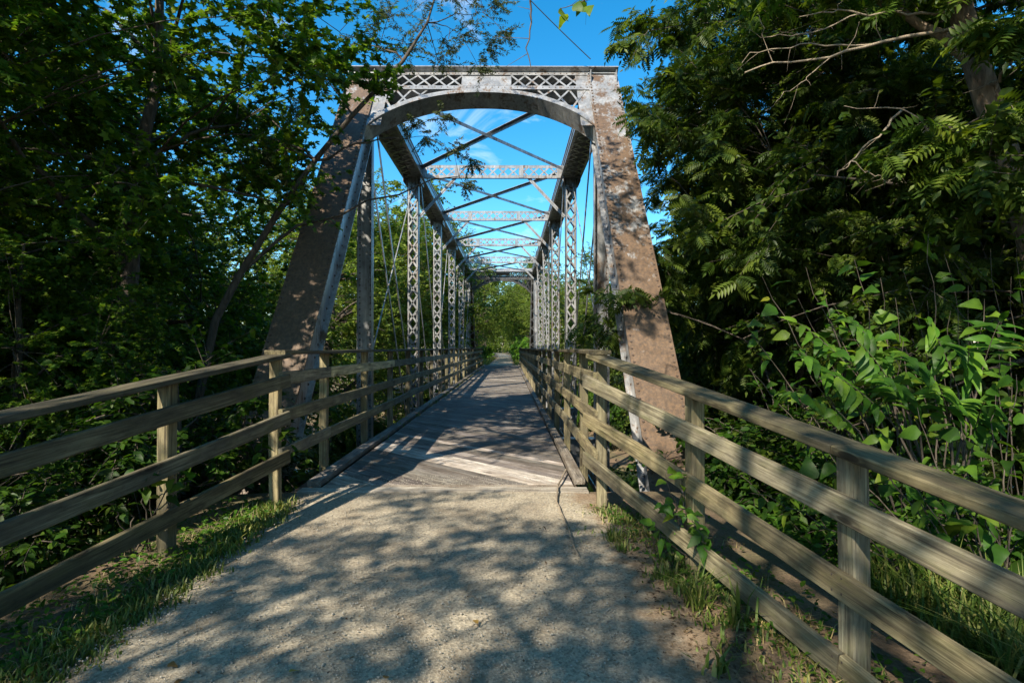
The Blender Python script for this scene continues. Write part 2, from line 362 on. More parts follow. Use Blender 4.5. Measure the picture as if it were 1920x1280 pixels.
# top chords: box with cover plate, laced underside
for X in (TL, TR):
    m = MB(); y0, y1 = UY(1) + .0, UY(6)
    m.beam((X, y0 - .1, ZC + .22), (X, y1 + .1, ZC + .22), 0.62, 0.02)
    tcd = m.build('top_chord', STEEL, br)
    for s in (-1, 1):
        w = MB(); w.beam((X + s * .255, y0, ZC), (X + s * .255, y1, ZC), .016, .42)
        w.beam((X + s * .29, y0, ZC - .205), (X + s * .29, y1, ZC - .205), .09, .014)
        w.beam((X + s * .275, y0, ZC + .165), (X + s * .275, y1, ZC + .165), .022, .09)
        w.build('web_plate', STEEL, tcd)
    ms = []; n = int((y1 - y0) / .42)
    lattice(ms, Vector((X - .25, y0, ZC - .222)), Vector((X - .25, y1, ZC - .222)), Vector((X + .25, y0, ZC - .222)), Vector((X + .25, y1, ZC - .222)), n, .055, .01, (0, 0, 1))
    emit(ms, 'lattice_bar', tcd, False)
    for i in range(1, 7):                                    # gusset plates at the panel points
        for s in (-1, 1):
            g = MB(); g.beam((X + s * .272, UY(i) - .38, ZC - .12), (X + s * .272, UY(i) + .38, ZC - .12), .012, .56)
            for a in range(6):
                for b_ in range(3): g.rivet((X + s * .278, UY(i) - .32 + a * .128, ZC - .34 + b_ * .13), (s, 0, 0))
            g.build('gusset_plate', STEEL, tcd)
    m = MB()
    for s in (-.2, -.07, .07, .2): m.beam((X + s, UY(0), ZB), (X + s, UY(7), ZB), .025, .13)
    m.build('bottom_chord', STEEL, br)
# vertical posts
def lpost(X, Y, i):
    m = MB(); z0, z1 = ZB - .15, ZC - .2
    for s in (-1, 1):
        m.beam((X + s * .17, Y, z0), (X + s * .17, Y, z1), .016, .25, (0, 1, 0))
        for q in (-1, 1): m.beam((X + s * .148, Y + q * .118, z0), (X + s * .148, Y + q * .118, z1), .06, .014, (0, 1, 0))
    po = m.build('vertical_post', STEEL, br)
    for q in (-1, 1):
        ms = []; n = 18
        lattice(ms, Vector((X - .15, Y + q * .137, z0 + .3)), Vector((X - .15, Y + q * .137, z1 - .25)), Vector((X + .15, Y + q * .137, z0 + .3)), Vector((X + .15, Y + q * .137, z1 - .25)), n, .05, .009, (0, 1, 0))
        emit(ms, 'lattice_bar', po, i == 2 and q < 0)
        for za, zb in ((z1 - .3, z1), (z0, z0 + .35)):
            e = MB(); e.beam((X, Y + q * .13, za), (X, Y + q * .13, zb), .33, .012, (0, 1, 0)); e.build('tie_plate', STEEL, po)
def hip(X, Y):
    m = MB(); z0, z1 = ZB - .1, ZC - .2
    m.beam((X, Y, z0), (X, Y, z1), .30, .014, (0, 1, 0))
    for s in (-1, 1):
        m.beam((X + s * .15, Y, z0), (X + s * .15, Y, z1), .014, .20, (0, 1, 0))
        m.beam((X + s * .125, Y - .014, z0), (X + s * .125, Y - .014, z1), .07, .012, (0, 1, 0))
    po = m.build('hip_vertical', STEEL, br); rv = MB(); k = 0
    while z0 + .1 + k * .13 < z1:
        for s in (-1, 1): rv.rivet((X + s * .115, Y - .021, z0 + .1 + k * .13), (0, -1, 0), .02, .014)
        k += 1
    rv.build('rivets', RIVET, po, 'stuff')
for X in (TL, TR):
    for i in range(1, 7):
        if i in (1, 6): hip(X, UY(i))
        else: lpost(X, UY(i), i)
    for (iu, il) in ((1, 2), (2, 3), (3, 4), (4, 3), (5, 4), (6, 5)):
        for s in (-1, 1):
            if iu in (3, 4) and s > 0: continue
            o_ = s * (.12 if iu in (1, 6) else .21); m = MB()
            m.beam((X + o_, UY(iu), ZC - .1), (X + o_, UY(il), ZB), .026, .085 if iu in (1, 6, 2, 5) else .045, (0, .6, .8))
            m.build('diagonal_bar', STEEL, br)
    m = MB(); m.beam((X + .05, UY(2), ZC - .2), (X + .05, UY(1), 1.0), .022, .03); m.build('counter_rod', STEEL, br)
# sway struts, knee braces, lateral crosses
for i in range(2, 6):
    Y = UY(i); xa, xb = TL + .27, TR - .27; m = MB()
    for z in (ZC + .19, ZC - .21):
        m.beam((xa, Y - .05, z), (xb, Y - .05, z), .10, .016); m.beam((xa, Y - .09, z + (-.04 if z > ZC else .04)), (xb, Y - .09, z + (-.04 if z > ZC else .04)), .014, .085)
    st = m.build('sway_strut', STEEL, br)
    for f0 in (0.0, .235, .69, .96):
        e = MB(); x0 = xa + f0 * (xb - xa); wdt = .16 if f0 in (.235, .69) else .19; e.beam((x0, Y - .1045, ZC - .01), (x0 + wdt, Y - .1045, ZC - .01), .010, .40); e.build('tie_plate', STEEL, st)
    ms = []
    lattice(ms, Vector((xa + .15, Y - .085, ZC + .15)), Vector((xb - .1, Y - .085, ZC + .15)), Vector((xa + .15, Y - .085, ZC - .17)), Vector((xb - .1, Y - .085, ZC - .17)), 13, .05, .01, (0, 1, 0))
    emit(ms, 'lattice_bar', st, i in (2, 3))
    for s, X in ((1, TL), (-1, TR)):
        m = MB(); a = Vector((X + s * .2, Y - .03, ZC - 1.45)); b = Vector((X + s * 1.36, Y - .03, ZC - .2))
        m.beam(a, b, .10, .012, (0, 1, 0)); m.beam(a + Vector((0, .02, 0)), b + Vector((0, .02, 0)), .012, .08, (0, 1, 0))
        m.build('knee_brace', STEEL, br)
for i in range(1, 6):
    for (xa, xb, dz) in ((TL + .25, TR - .25, .0), (TR - .25, TL + .25, .07)):
        m = MB(); m.beam((xa, UY(i) + .2, ZC + .05 + dz), (xb, UY(i + 1) - .2, ZC + .05 + dz), .10, .012); m.beam((xa, UY(i) + .2, ZC + .05 + dz), (xb, UY(i + 1) - .2, ZC + .05 + dz), .012, .09, (0, 0, 1), (.05, -.04))
        m.build('lateral_brace', STEEL, br)
# portals, in the plane of the end posts
def portal(near):
    Y0, Y1 = (UY(0), UY(1)) if near else (UY(7), UY(6))
    def pt(x, z, off=0.0):
        t = (z - ZB) / (ZT - ZB); sg = -1 if near else 1
        return Vector((x, Y0 + (Y1 - Y0) * t + sg * off * .82, z + off * .57))
    nrm = (pt(0, 5, 1) - pt(0, 5, 0)).normalized(); xa, xb = TL + .3, TR - .3
    m = MB()
    for z, hh in ((7.27, .10), (6.83, .13)):
        for o in (.2, -.12): m.beam(pt(xa, z, o), pt(xb, z, o), hh, .018, nrm)
        m.beam(pt(xa, z + (hh / 2 if z > 7 else -hh / 2), .04), pt(xb, z + (hh / 2 if z > 7 else -hh / 2), .04), .018, .36, nrm)
    m.beam(pt(TL - .35, 7.335, .08), pt(TR + .35, 7.335, .08), .03, .50, nrm)
    po = m.build('portal_frame', STEEL, br)
    cx = (xa + xb) / 2
    m = MB(); m.beam(pt(cx - .45, 7.05, .195), pt(cx + .60, 7.05, .195), .36, .012, nrm); m.build('name_plate_web', STEEL, po)
    for s in (-1, 1):
        e = MB(); x = xa + .13 if s < 0 else xb - .13
        e.beam(pt(x, 5.75, .185), pt(x, 7.27, .185), .30, .012, nrm); e.build('side_web', STEEL, po)
    for o in (.19, -.11):
        ms = []
        lattice(ms, pt(xa + .2, 7.23, o), pt(cx - .45, 7.23, o), pt(xa + .2, 6.88, o), pt(cx - .45, 6.88, o), 5, .042, .01, nrm)
        lattice(ms, pt(cx + .6, 7.23, o), pt(xb - .2, 7.23, o), pt(cx + .6, 6.88, o), pt(xb - .2, 6.88, o), 5, .042, .01, nrm)
        emit(ms, 'lattice_bar', po, near and o > 0)
        ms = []
        for s in (-1, 1):
            xo = xa + .1 if s < 0 else xb - .1; sg = -s
            lattice(ms, pt(xo, 6.78, o), pt(xo + sg * 1.0, 6.78, o), pt(xo, 6.05, o), pt(xo + sg * 1.0, 6.5, o), 3, .042, .01, nrm)
        emit(ms, 'lattice_bar', po, near and o > 0)
    # arch
    N = 36; hw = (xb - xa) / 2 + .06; Va = []
    def az(u): return 5.62 + (6.66 - 5.62) * (1 - abs(u) ** 2.3) ** 0.85
    m = MB()
    for i in range(N):
        u0 = -1 + 2 * i / N; u1 = -1 + 2 * (i + 1) / N
        a0, a1 = (cx + u0 * hw, az(u0)), (cx + u1 * hw, az(u1))
        m.beam(pt(*a0, .04), pt(*a1, .04), .016, .38, nrm)                       # soffit plate
        for o in (.22, -.14):
            m.beam(pt(a0[0], a0[1] + .06, o), pt(a1[0], a1[1] + .06, o), .12, .016, nrm)
    m.build('portal_arch', STEEL, br)
    rv = MB()
    for k in range(34):
        x = xa + .06 + (xb - xa - .12) * k / 33
        for z in (7.27, 6.83): rv.rivet(pt(x, z, .21), nrm, .016, .01)
    rv.build('rivets', RIVET, po, 'stuff')
portal(True); portal(False)
# floor beams, stringers, deck
for i in range(0, 8):
    m = MB(); m.beam((TL - .1, UY(i) + (.35 if i == 0 else 0), -.75), (TR + .1, UY(i) + (.35 if i == 0 else 0), -.75), .02, .6)
    for z in (-.45, -1.05): m.beam((TL - .1, UY(i) + (.35 if i == 0 else 0), z), (TR + .1, UY(i) + (.35 if i == 0 else 0), z), .25, .02)
    m.build('floor_beam', STEEL, br)
m = MB()
for x in (-2.3, -1.7, -1.1, -.5, .1, .7): m.beam((x, 6.0, -.25), (x, 49.2, -.25), .16, .36)
deck = m.build('deck', plain('timber_stringer', (0.10, 0.08, 0.06)), br)
DXL, DXR, DY0, DY1 = -2.02, 0.70, 6.12, 49.05; PW, GAP = 0.148, 0.008
def clip(poly, y, keep_above):
    out = []
    for i in range(len(poly)):
        a, b = poly[i], poly[(i + 1) % len(poly)]
        ia = (a[1] >= y) == keep_above or a[1] == y; ib = (b[1] >= y) == keep_above or b[1] == y
        if ia: out.append(a)
        if ia != ib:
            t = (y - a[1]) / (b[1] - a[1]); out.append((a[0] + t * (b[0] - a[0]), y))
    return out
M45 = Matrix.Rotation(R(-45), 4, 'Z'); M45i = M45.inverted(); full_me = None
def plank_mesh(poly, yc):
    v = []; n = len(poly); c = 0.004
    cx_ = sum(p[0] for p in poly) / n; cy_ = sum(p[1] for p in poly) / n
    for z, sh in ((-.045, 0), (-.004, 0), (0, c)):
        for x, y in poly:
            dx, dy = cx_ - x, cy_ - y; ln = math.hypot(dx, dy) + 1e-6
            q = M45i @ Vector((x + dx / ln * sh - DXL, y + dy / ln * sh - yc, z)); v.append(tuple(q))
    f = [tuple(range(2 * n, 3 * n))] + [(k * n + i, k * n + (i + 1) % n, (k + 1) * n + (i + 1) % n, (k + 1) * n + i) for k in range(2) for i in range(n)]
    me = bpy.data.meshes.new('plank'); me.from_pydata(v, [], f); me.update(); return me
hy = PW / 2 * math.sqrt(2) - GAP / 2 * math.sqrt(2); step = PW * math.sqrt(2); rg = random.Random(8)
k = 0; yk = DY0 - 0.02
while yk - (DXR - DXL) < DY1:
    dy = -(DXR - DXL)
    poly = [(DXL, yk - hy), (DXR, yk + dy - hy), (DXR, yk + dy + hy), (DXL, yk + hy)]
    whole = yk + dy - hy > DY0 + .01 and yk + hy < DY1
    if whole:
        if full_me is None: full_me = plank_mesh(poly, yk)
        me = full_me
    else:
        pl = clip(clip(poly, DY0 + .16, True), DY1, False)
        me = plank_mesh(pl, yk) if len(pl) >= 3 else None
    if me:
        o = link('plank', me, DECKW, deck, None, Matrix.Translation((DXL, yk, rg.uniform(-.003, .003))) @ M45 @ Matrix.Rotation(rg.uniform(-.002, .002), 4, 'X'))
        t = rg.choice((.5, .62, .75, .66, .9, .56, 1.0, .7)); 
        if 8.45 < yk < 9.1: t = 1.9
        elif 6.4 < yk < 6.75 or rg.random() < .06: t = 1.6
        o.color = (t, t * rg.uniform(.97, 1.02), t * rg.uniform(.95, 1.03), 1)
    yk += step; k += 1
board('header_plank', (-2.22, 6.05, -.022), (.83, 6.05, -.022), .045, .20, DECKW, deck, color=1.5)
board('header_plank', (-2.02, 6.215, -.024), (.70, 6.215, -.024), .045, .11, DECKW, deck, color=1.1)
y = 6.22
while y < 48.9:
    e = min(y + 4.2, 49.0)
    board('curb_timber', (-2.13, y, .02), (-2.13, e - .01, .02), .065, .15, DECKW, deck, color=rg.uniform(.6, .95))
    board('curb_timber', (.78, y + .1, .02), (.78, e + .09, .02), .065, .12, DECKW, deck, color=rg.uniform(.6, .95)); y = e
# abutments
for (y0, y1, w) in ((5.55, 5.98, 'near'), (49.15, 49.6, 'far')):
    m = MB(); m.beam((-3.9, (y0 + y1) / 2, -2.3), (2.7, (y0 + y1) / 2, -2.3), y1 - y0, 3.6)
    m.beam((-3.9, (y0 + y1) / 2 + (.45 if w == 'near' else -.45), -2.9), (2.7, (y0 + y1) / 2 + (.45 if w == 'near' else -.45), -2.9), .5, 2.4)
    tag(m.build('abutment', STONE), 'stone abutment wall carrying the %s end of the truss bridge' % w, 'abutment')

# ------------------------------------------------------------------ timber railings
ZR = (1.205, 0.845, 0.47)
def bridge_rail(side, ys, xf, label):
    """rails on the path side of the posts; xf = path-side face of the posts"""
    root = thing('wooden_railing', (xf, ys[0], 0), label, 'railing')
    s = 1 if side < 0 else -1                        # direction towards the path
    for i, y in enumerate(ys):
        board('post', (xf - s * .046, y, -.32 if i else -.12), (xf - s * .046, y, 1.438), .092, .092, FENCE, root, (0, 1, 0))
    xr = xf + s * .021
    for j, z in enumerate(ZR):
        i = 0; first = True
        while i < len(ys) - 1:
            n = min((1 + j) % 3 + 1 if first else 2, len(ys) - 1 - i); first = False
            c = None
            if side < 0 and j == 0 and i == 0: n = 1
            if side < 0 and j == 0 and i == 1: c = 2.8  # newer pale board, its colour raised further to stand in for sunlight
            if side < 0 and i > 3 and rg.random() < .3: c = 1.5
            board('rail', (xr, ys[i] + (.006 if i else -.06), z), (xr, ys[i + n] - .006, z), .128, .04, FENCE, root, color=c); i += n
    i = 0
    while i < len(ys) - 1:
        n = min(2, len(ys) - 1 - i)
        board('cap_rail', (xf - s * .02, ys[i] + (.005 if i else -.10), 1.457), (xf - s * .02, ys[i + n] - .005, 1.457), .042, .20, FENCE, root, color=rg.uniform(.45, .65)); i += n
    nl_ = MB()
    for y in ys[1:]:
        for z in ZR:
            for a_ in (-.028, .028):
                for b_ in (-.035, .035): nl_.rivet((xf + s * .0415, y + a_, z + b_), (s, 0, 0), .0055, .002)
    nl_.build('nails', NAIL, root, 'stuff')
    return root
BAY = 1.93
ysl = [5.55] + [7.0 + BAY * i for i in range(22)]; ysr = [5.42] + [6.75 + BAY * i for i in range(22)]
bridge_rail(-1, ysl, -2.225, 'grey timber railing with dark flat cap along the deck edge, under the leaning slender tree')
bridge_rail(1, ysr, .835, 'grey timber railing along the deck edge on the side of the leafy vine')
def approach_rail(side, pts, label):
    """pts: (x, y, cap top) of the path-side post faces, from the bridge outward"""
    root = thing('approach_fence', (pts[0][0], pts[0][1], 0), label, 'fence'); s = 1 if side < 0 else -1
    P = [Vector((a, b, 0)) for a, b, c in pts]; d = (P[-1] - P[0]).normalized(); nin = Vector((-d.y, d.x, 0)) * (1 if side < 0 else -1)
    if nin.x * s < 0: nin = -nin
    for i, (a, b, c) in enumerate(pts):
        if i == 0: continue
        q = P[i] - nin * .048; g = ter(q.x, q.y) - .25
        board('post', (q.x, q.y, g), (q.x, q.y, c - .04), .096, .096, FENCE, root, tuple(d), color=1.12 if side > 0 else .8)  # left fence posts toned down in colour to stand for shade
    def z(i, dz): return pts[i][2] - dz
    drops = (1.478 - ZR[0], 1.478 - ZR[1], 1.478 - ZR[2]); last = len(pts) - 1
    for j, dz in enumerate(drops):
        cuts = [0, 2, last] if (side < 0 or j == 2) else [0, 1, 3, last] if j == 1 else [0, last]
        for a, b in zip(cuts[:-1], cuts[1:]):
            o_ = nin * (.023 if a else .064 if side > 0 else .023)
            k0 = P[a] + nin * .023 + (d * .005) - (d * .07 if (a == 0 and side > 0) else d * 0); k1 = P[b] + nin * .023 - d * .004
            if a == 0: k0 = k0 + nin * .04
            board('rail', (k0.x, k0.y, z(a, dz)), (k1.x, k1.y, z(b, dz)), .126, .040, FENCE, root, color=rg.uniform(.85, 1.2) if side > 0 else rg.uniform(.55, .8))  # left rails likewise get their shade from a darker board colour
    for a, b in ((0, 2), (2, last)):
        k0 = P[a] - nin * .02 + (d * .003 if a else -d * .0); k1 = P[b] - nin * .02 - d * .003
        board('cap_rail', (k0.x, k0.y, z(a, .022) - (.012 if a == 0 else 0)), (k1.x, k1.y, z(b, .022)), .044, .19, FENCE, root, color=rg.uniform(.42, .5) if side < 0 else rg.uniform(.6, .75))  # left cap is dark brown, darkened more in colour for shade
    nl_ = MB()
    for i in range(1, len(pts)):
        for dz in drops:
            for a_ in (-.03, .025):
                for b_ in (-.035, .035):
                    q = P[i] + nin * .0435 + d * a_; nl_.rivet((q.x, q.y, z(i, dz) + b_), nin, .0055, .002)
    nl_.build('nails', NAIL, root, 'stuff')
    return root
def ext(p0, p1, ts): return [(p0[0] + (p1[0] - p0[0]) * t, p0[1] + (p1[1] - p0[1]) * t, p0[2] + (p1[2] - p0[2]) * t) for t in ts]
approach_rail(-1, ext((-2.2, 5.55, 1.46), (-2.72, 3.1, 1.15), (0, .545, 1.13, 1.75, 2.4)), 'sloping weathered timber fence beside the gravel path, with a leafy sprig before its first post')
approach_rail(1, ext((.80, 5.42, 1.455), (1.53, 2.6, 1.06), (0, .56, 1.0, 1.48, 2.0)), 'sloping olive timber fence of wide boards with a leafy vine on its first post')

# ------------------------------------------------------------------ foliage
def tmpl_ovate(w=.27, droop=.14):
    V = np.array([(0, 0, 0), (.35, w, .06), (.35, -w, .06), (.4, 0, 0), (.74, w * .72, .0), (.74, -w * .72, .0), (.72, 0, -.05), (1, 0, -droop)], float)
    return V, np.array([(0, 3, 1), (0, 2, 3), (3, 6, 4), (3, 4, 1), (2, 5, 6), (2, 6, 3), (6, 7, 4), (5, 7, 6)])
def tmpl_low(w=.25, fold=.07):
    return np.array([(0, 0, 0), (.45, -w, fold), (1, 0, -.08), (.45, w, fold)], float), np.array([(0, 1, 2), (0, 2, 3)])
def tmpl_maple():
    pts = [(0, 0)] + [(r, a) for a, r in ((-108, .52), (-80, .40), (-52, .86), (-24, .55), (0, 1.0), (24, .55), (52, .86), (80, .40), (108, .52))]
    V = [(0, 0, 0)] + [(r * math.cos(R(a)), r * math.sin(R(a)), -.16 * r * r + .05 * abs(math.sin(R(a)))) for r, a in pts[1:]]
    return np.array(V), np.array([(0, i, i + 1) for i in range(1, 9)])
def tmpl_pinnate(pairs=6, ll=.34, lw=.068):
    V = []; Fc = []
    def leaflet(b, d, L, w):
        d = np.array(d) / np.linalg.norm(d); n = np.array((0, 0, 1.0)); s = np.cross(n, d); s /= np.linalg.norm(s); k = len(V)
        V.extend([b, b + d * L * .42 - s * w + n * .01, b + d * L + n * (-.05), b + d * L * .42 + s * w + n * .01]); Fc.extend([(k, k + 1, k + 2), (k, k + 2, k + 3)])
    for i in range(pairs):
        x = .16 + .80 * i / pairs; L = ll * (0.75 + .5 * math.sin(math.pi * (i + 1) / (pairs + 1)))
        for s in (-1, 1): leaflet(np.array((x, 0, -.28 * x * x)), (.45, s, -.25), L, lw)
    leaflet(np.array((.95, 0, -.26)), (1, 0, -.6), ll, lw)
    k = len(V); V.extend([np.array((0, -.008, 0)), np.array((.5, -.006, -.07)), np.array((.96, 0, -.26)), np.array((.5, .006, -.07)), np.array((0, .008, 0))])
    Fc.extend([(k, k + 1, k + 3), (k, k + 3, k + 4), (k + 1, k + 2, k + 3)])
    return np.array(V), np.array(Fc)
def norm(a): return a / (np.linalg.norm(a, axis=-1, keepdims=True) + 1e-9)
def scatter(tm, P, X, Z, S, rng):
    V, Fc = tm; X = norm(X); Yv = norm(np.cross(Z, X)); Z = np.cross(X, Yv)
    W = P[:, None, :] + S[:, None, None] * (V[None, :, 0, None] * X[:, None] + V[None, :, 1, None] * Yv[:, None] + V[None, :, 2, None] * Z[:, None])
    n, k = len(P), len(V); FF = (Fc[None] + (np.arange(n) * k)[:, None, None]).reshape(-1, 3)
    r = np.repeat(rng.random(n), len(Fc)); return W.reshape(-1, 3), FF, r
def tube(pts, rad, sides):
    pts = np.asarray(pts, float); n = len(pts); d = norm(np.gradient(pts, axis=0))
    ref = np.array((.13, .31, .94)) if abs(d[0] @ np.array((.13, .31, .94))) < .93 else np.array((1, 0, 0.))
    s = norm(np.cross(d, ref)); u = np.cross(d, s); a = np.arange(sides) * 2 * np.pi / sides
    V = pts[:, None] + np.asarray(rad)[:, None, None] * (np.cos(a)[None, :, None] * s[:, None] + np.sin(a)[None, :, None] * u[:, None])
    i = np.arange(n - 1)[:, None] * sides; j = np.arange(sides)[None]; j2 = (j + 1) % sides
    Fq = np.stack([i + j, i + j2, i + sides + j2, i + sides + j], -1).reshape(-1, 4)
    return V.reshape(-1, 3), Fq
class Acc:
    def __init__(s): s.V = []; s.F = []; s.R = []; s.n = 0
    def add(s, V, F_, r=None):
        s.V.append(V); s.F.append(F_ + s.n); s.n += len(V)
        if r is not None: s.R.append(r)
    def mesh(s, name, smooth=False):
        return mesh_np(name, np.concatenate(s.V), np.concatenate(s.F), np.concatenate(s.R) if s.R else None, smooth)
def bez(a, b, c, n): 
    t = np.linspace(0, 1, n)[:, None]; return (1 - t) ** 2 * a + 2 * t * (1 - t) * b + t * t * c
def grow(rng, trunk, tr, limbs, clumps, ntw, nlf, tm, lsize, flat=1.0, droop=.25, tw_len=1.0, tw_r=.006, bark_sides=7):
    """trunk polyline + radii; limb targets; clumps (centre, radius); returns (bark mesh, foliage mesh)"""
    B = Acc(); Lf = Acc()
    trunk = np.asarray(trunk, float); tr = np.asarray(tr, float)
    V, Fq = tube(trunk, tr, bark_sides + 2); B.add(V, Fq)
    m = len(trunk); k0 = max(1, int(m * .3)); nodes = [(p, r) for p, r in zip(trunk[k0:], tr[k0:])]
    for tg in limbs:
        tg = np.asarray(tg, float); hd = [np.linalg.norm((tg - p)[:2]) for p, r in nodes[:m - k0]]
        cost = [np.linalg.norm(tg - p) + 2.0 * abs((tg[2] - p[2]) - .6 * h) for (p, r), h in zip(nodes[:m - k0], hd)]
        p, r = nodes[int(np.argmin(cost))]; q = (p + tg) / 2 + np.array((0, 0, .12 * np.linalg.norm(tg - p))) + rng.normal(0, .06, 3) * np.linalg.norm(tg - p)
        pts = bez(p, q, tg, 8); pts[1:-1] += rng.normal(0, .02, (6, 3)) * np.linalg.norm(tg - p); rad = np.linspace(r * .55, r * .14, 8)
        V, Fq = tube(pts, rad, bark_sides - 1); B.add(V, Fq); nodes += list(zip(pts[2:], rad[2:]))
    NP = np.array([p for p, r in nodes]); NR = np.array([r for p, r in nodes])
    ax = trunk[int(m * .6)]
    for c, cr in clumps:
        c = np.asarray(c, float); dd = np.linalg.norm(NP - c, axis=1) + .5 * np.maximum(0, NP[:, 2] - c[2]); i = int(np.argmin(dd)); p = NP[i]
        L = np.linalg.norm(c - p); q = (p + c) / 2 + np.array((0, 0, .15 * L)) + rng.normal(0, .05, 3) * L
        pts = bez(p, q, c, 5); V, Fq = tube(pts, np.linspace(max(NR[i] * .5, tw_r * 1.6), tw_r * 1.3, 5), 4); B.add(V, Fq)
        od = norm(c - ax); n = ntw
        D = rng.normal(0, 1, (n, 3)); D[:, 2] *= .62; D = norm(D) + od * .35; D[:, 2] -= droop * .3; D = norm(D)
        ln = cr * tw_len * rng.uniform(.6, 1.15, n); st = c + rng.normal(0, cr * .18, (n, 3))
        for j in range(n):
            en = st[j] + D[j] * ln[j]; md = (st[j] + en) / 2 + np.array((0, 0, .08 * ln[j])); en = en - np.array((0, 0, droop * .25 * ln[j]))
            V, Fq = tube(bez(st[j], md, en, 3), (tw_r, tw_r * .7, tw_r * .3), 3); B.add(V, Fq)
        t = rng.uniform(.12, 1.02, (n, nlf)); P = st[:, None] + D[:, None] * (ln[:, None] * t)[..., None]
        P[..., 2] += (.16 * t * (1 - t) - droop * .25 * t * t) * ln[:, None]
        sd_ = np.where(rng.random((n, nlf)) < .5, -1, 1); pp = norm(np.cross(D, (0, 0, 1.0)) + 1e-4)
        X = D[:, None] * .55 + pp[:, None] * (sd_ * .85)[..., None] + rng.normal(0, .28, (n, nlf, 3)); X[..., 2] -= droop
        Z = rng.normal(0, .5, (n, nlf, 3)); Z[..., 2] += flat; Z = Z + od * .25
        N = n * nlf; Pf = P.reshape(N, 3) + rng.normal(0, .02 * cr, (N, 3))
        V, Fc, r = scatter(tm, Pf, X.reshape(N, 3), Z.reshape(N, 3), lsize * rng.uniform(.65, 1.2, N), rng); Lf.add(V, Fc, r)
    return B.mesh('trunk', True), Lf.mesh('crown')
def std_tree(seed, H, r0, cz, rad, nclump, cr, ntw, nlf, tm, lsize, nl=9, bare=.35, low=.5, **kw):
    """free-standing tree: crown ellipsoid centred at height cz with radii rad"""
    rng = np.random.default_rng(seed); m = 9
    z = np.linspace(0, H * .93, m); tr = r0 * (1 - .9 * (z / H)) ; tr[0] *= 1.5
    T = np.stack([np.cumsum(rng.normal(0, .012 * H, m)), np.cumsum(rng.normal(0, .012 * H, m)), z], -1); T[:, :2] -= T[0, :2]
    def samp(lo):
        d = norm(rng.normal(0, 1, 3)); lump = 1 + .22 * math.sin(3.1 * d[0] + seed) * math.sin(2.7 * d[1] + 1.3 * seed) + .12 * math.sin(5 * d[2] + seed)
        rr = rng.uniform(lo, 1) ** .5 * lump; zz = d[2] * rr * rad[2] * (low if d[2] < 0 else 1)
        return np.array((d[0] * rr * rad[0], d[1] * rr * rad[1], cz + zz))
    limbs = [samp(.3) * np.array((.8, .8, 1)) for _ in range(nl)]
    cl = [(samp(.15), cr * rng.uniform(.7, 1.25)) for _ in range(nclump)]
    return grow(rng, T, tr, limbs, cl, ntw, nlf, tm, lsize, **kw)
OV, LOW, NARROW, MAP, PIN = tmpl_ovate(), tmpl_low(), tmpl_low(.13, .03), tmpl_maple(), tmpl_pinnate()
_tree_n = [0]
def plant_tree(name, proto, leafm, loc, rz, sc, label, group, tint=1.0, bark=None, cat='tree', parts=('trunk', 'crown')):
    root = thing(name, loc, label, cat, group)
    for nm, me, mt in ((parts[0], proto[0], bark or BARK), (parts[1], proto[1], leafm)):
        o = bpy.data.objects.new(nm, me); COL.objects.link(o)
        if not me.materials: me.materials.append(mt)
        o.parent = root; o.rotation_euler = (0, 0, rz); o.scale = (sc, sc, sc) if not isinstance(sc, tuple) else sc
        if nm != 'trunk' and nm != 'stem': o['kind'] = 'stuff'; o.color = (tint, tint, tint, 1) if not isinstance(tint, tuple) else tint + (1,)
    return root

P_MAPLE = [std_tree(11, 11, .20, 6.2, (3.9, 3.9, 5.0), 125, .95, 11, 27, MAP, .092, 11, low=.98),
           std_tree(12, 12, .22, 6.6, (4.2, 4.0, 5.4), 125, 1.0, 11, 27, MAP, .096, 11, low=.98)]
P_HIGH = std_tree(13, 12.5, .20, 8.9, (3.5, 3.5, 3.2), 80, .9, 11, 26, MAP, .090, 10, low=.85)
P_PIN = [std_tree(21, 12, .17, 6.6, (3.5, 3.5, 5.6), 120, .85, 10, 13, PIN, .27, 11, low=.98, droop=.45, flat=.7),
         std_tree(22, 11, .16, 6.2, (3.2, 3.6, 5.2), 120, .85, 11, 26, OV, .115, 11, low=.98, droop=.35, flat=.7)]
P_FAR = [std_tree(31, 15, .24, 8.4, (4.2, 4.2, 6.8), 150, 1.05, 12, 32, LOW, .17, 12, low=.98),
         std_tree(32, 13, .22, 7.2, (4.6, 4.4, 6.0), 150, 1.1, 12, 32, LOW, .17, 12, low=.98),
         std_tree(33, 16, .25, 8.8, (3.8, 4.0, 7.4), 150, 1.0, 12, 32, LOW, .16, 12, low=.98)]
P_SHADE = [std_tree(41, 13, .2, 8.8, (4.2, 4.2, 3.6), 135, .7, 8, 17, LOW, .112, 11, low=.8),
           std_tree(42, 13, .2, 8.8, (4.0, 4.4, 3.4), 130, .7, 8, 17, LOW, .112, 11, low=.8)]
P_PINHIGH = std_tree(23, 12.5, .16, 9.2, (3.1, 3.1, 3.2), 85, .8, 10, 13, PIN, .27, 10, low=.85, droop=.45, flat=.7)
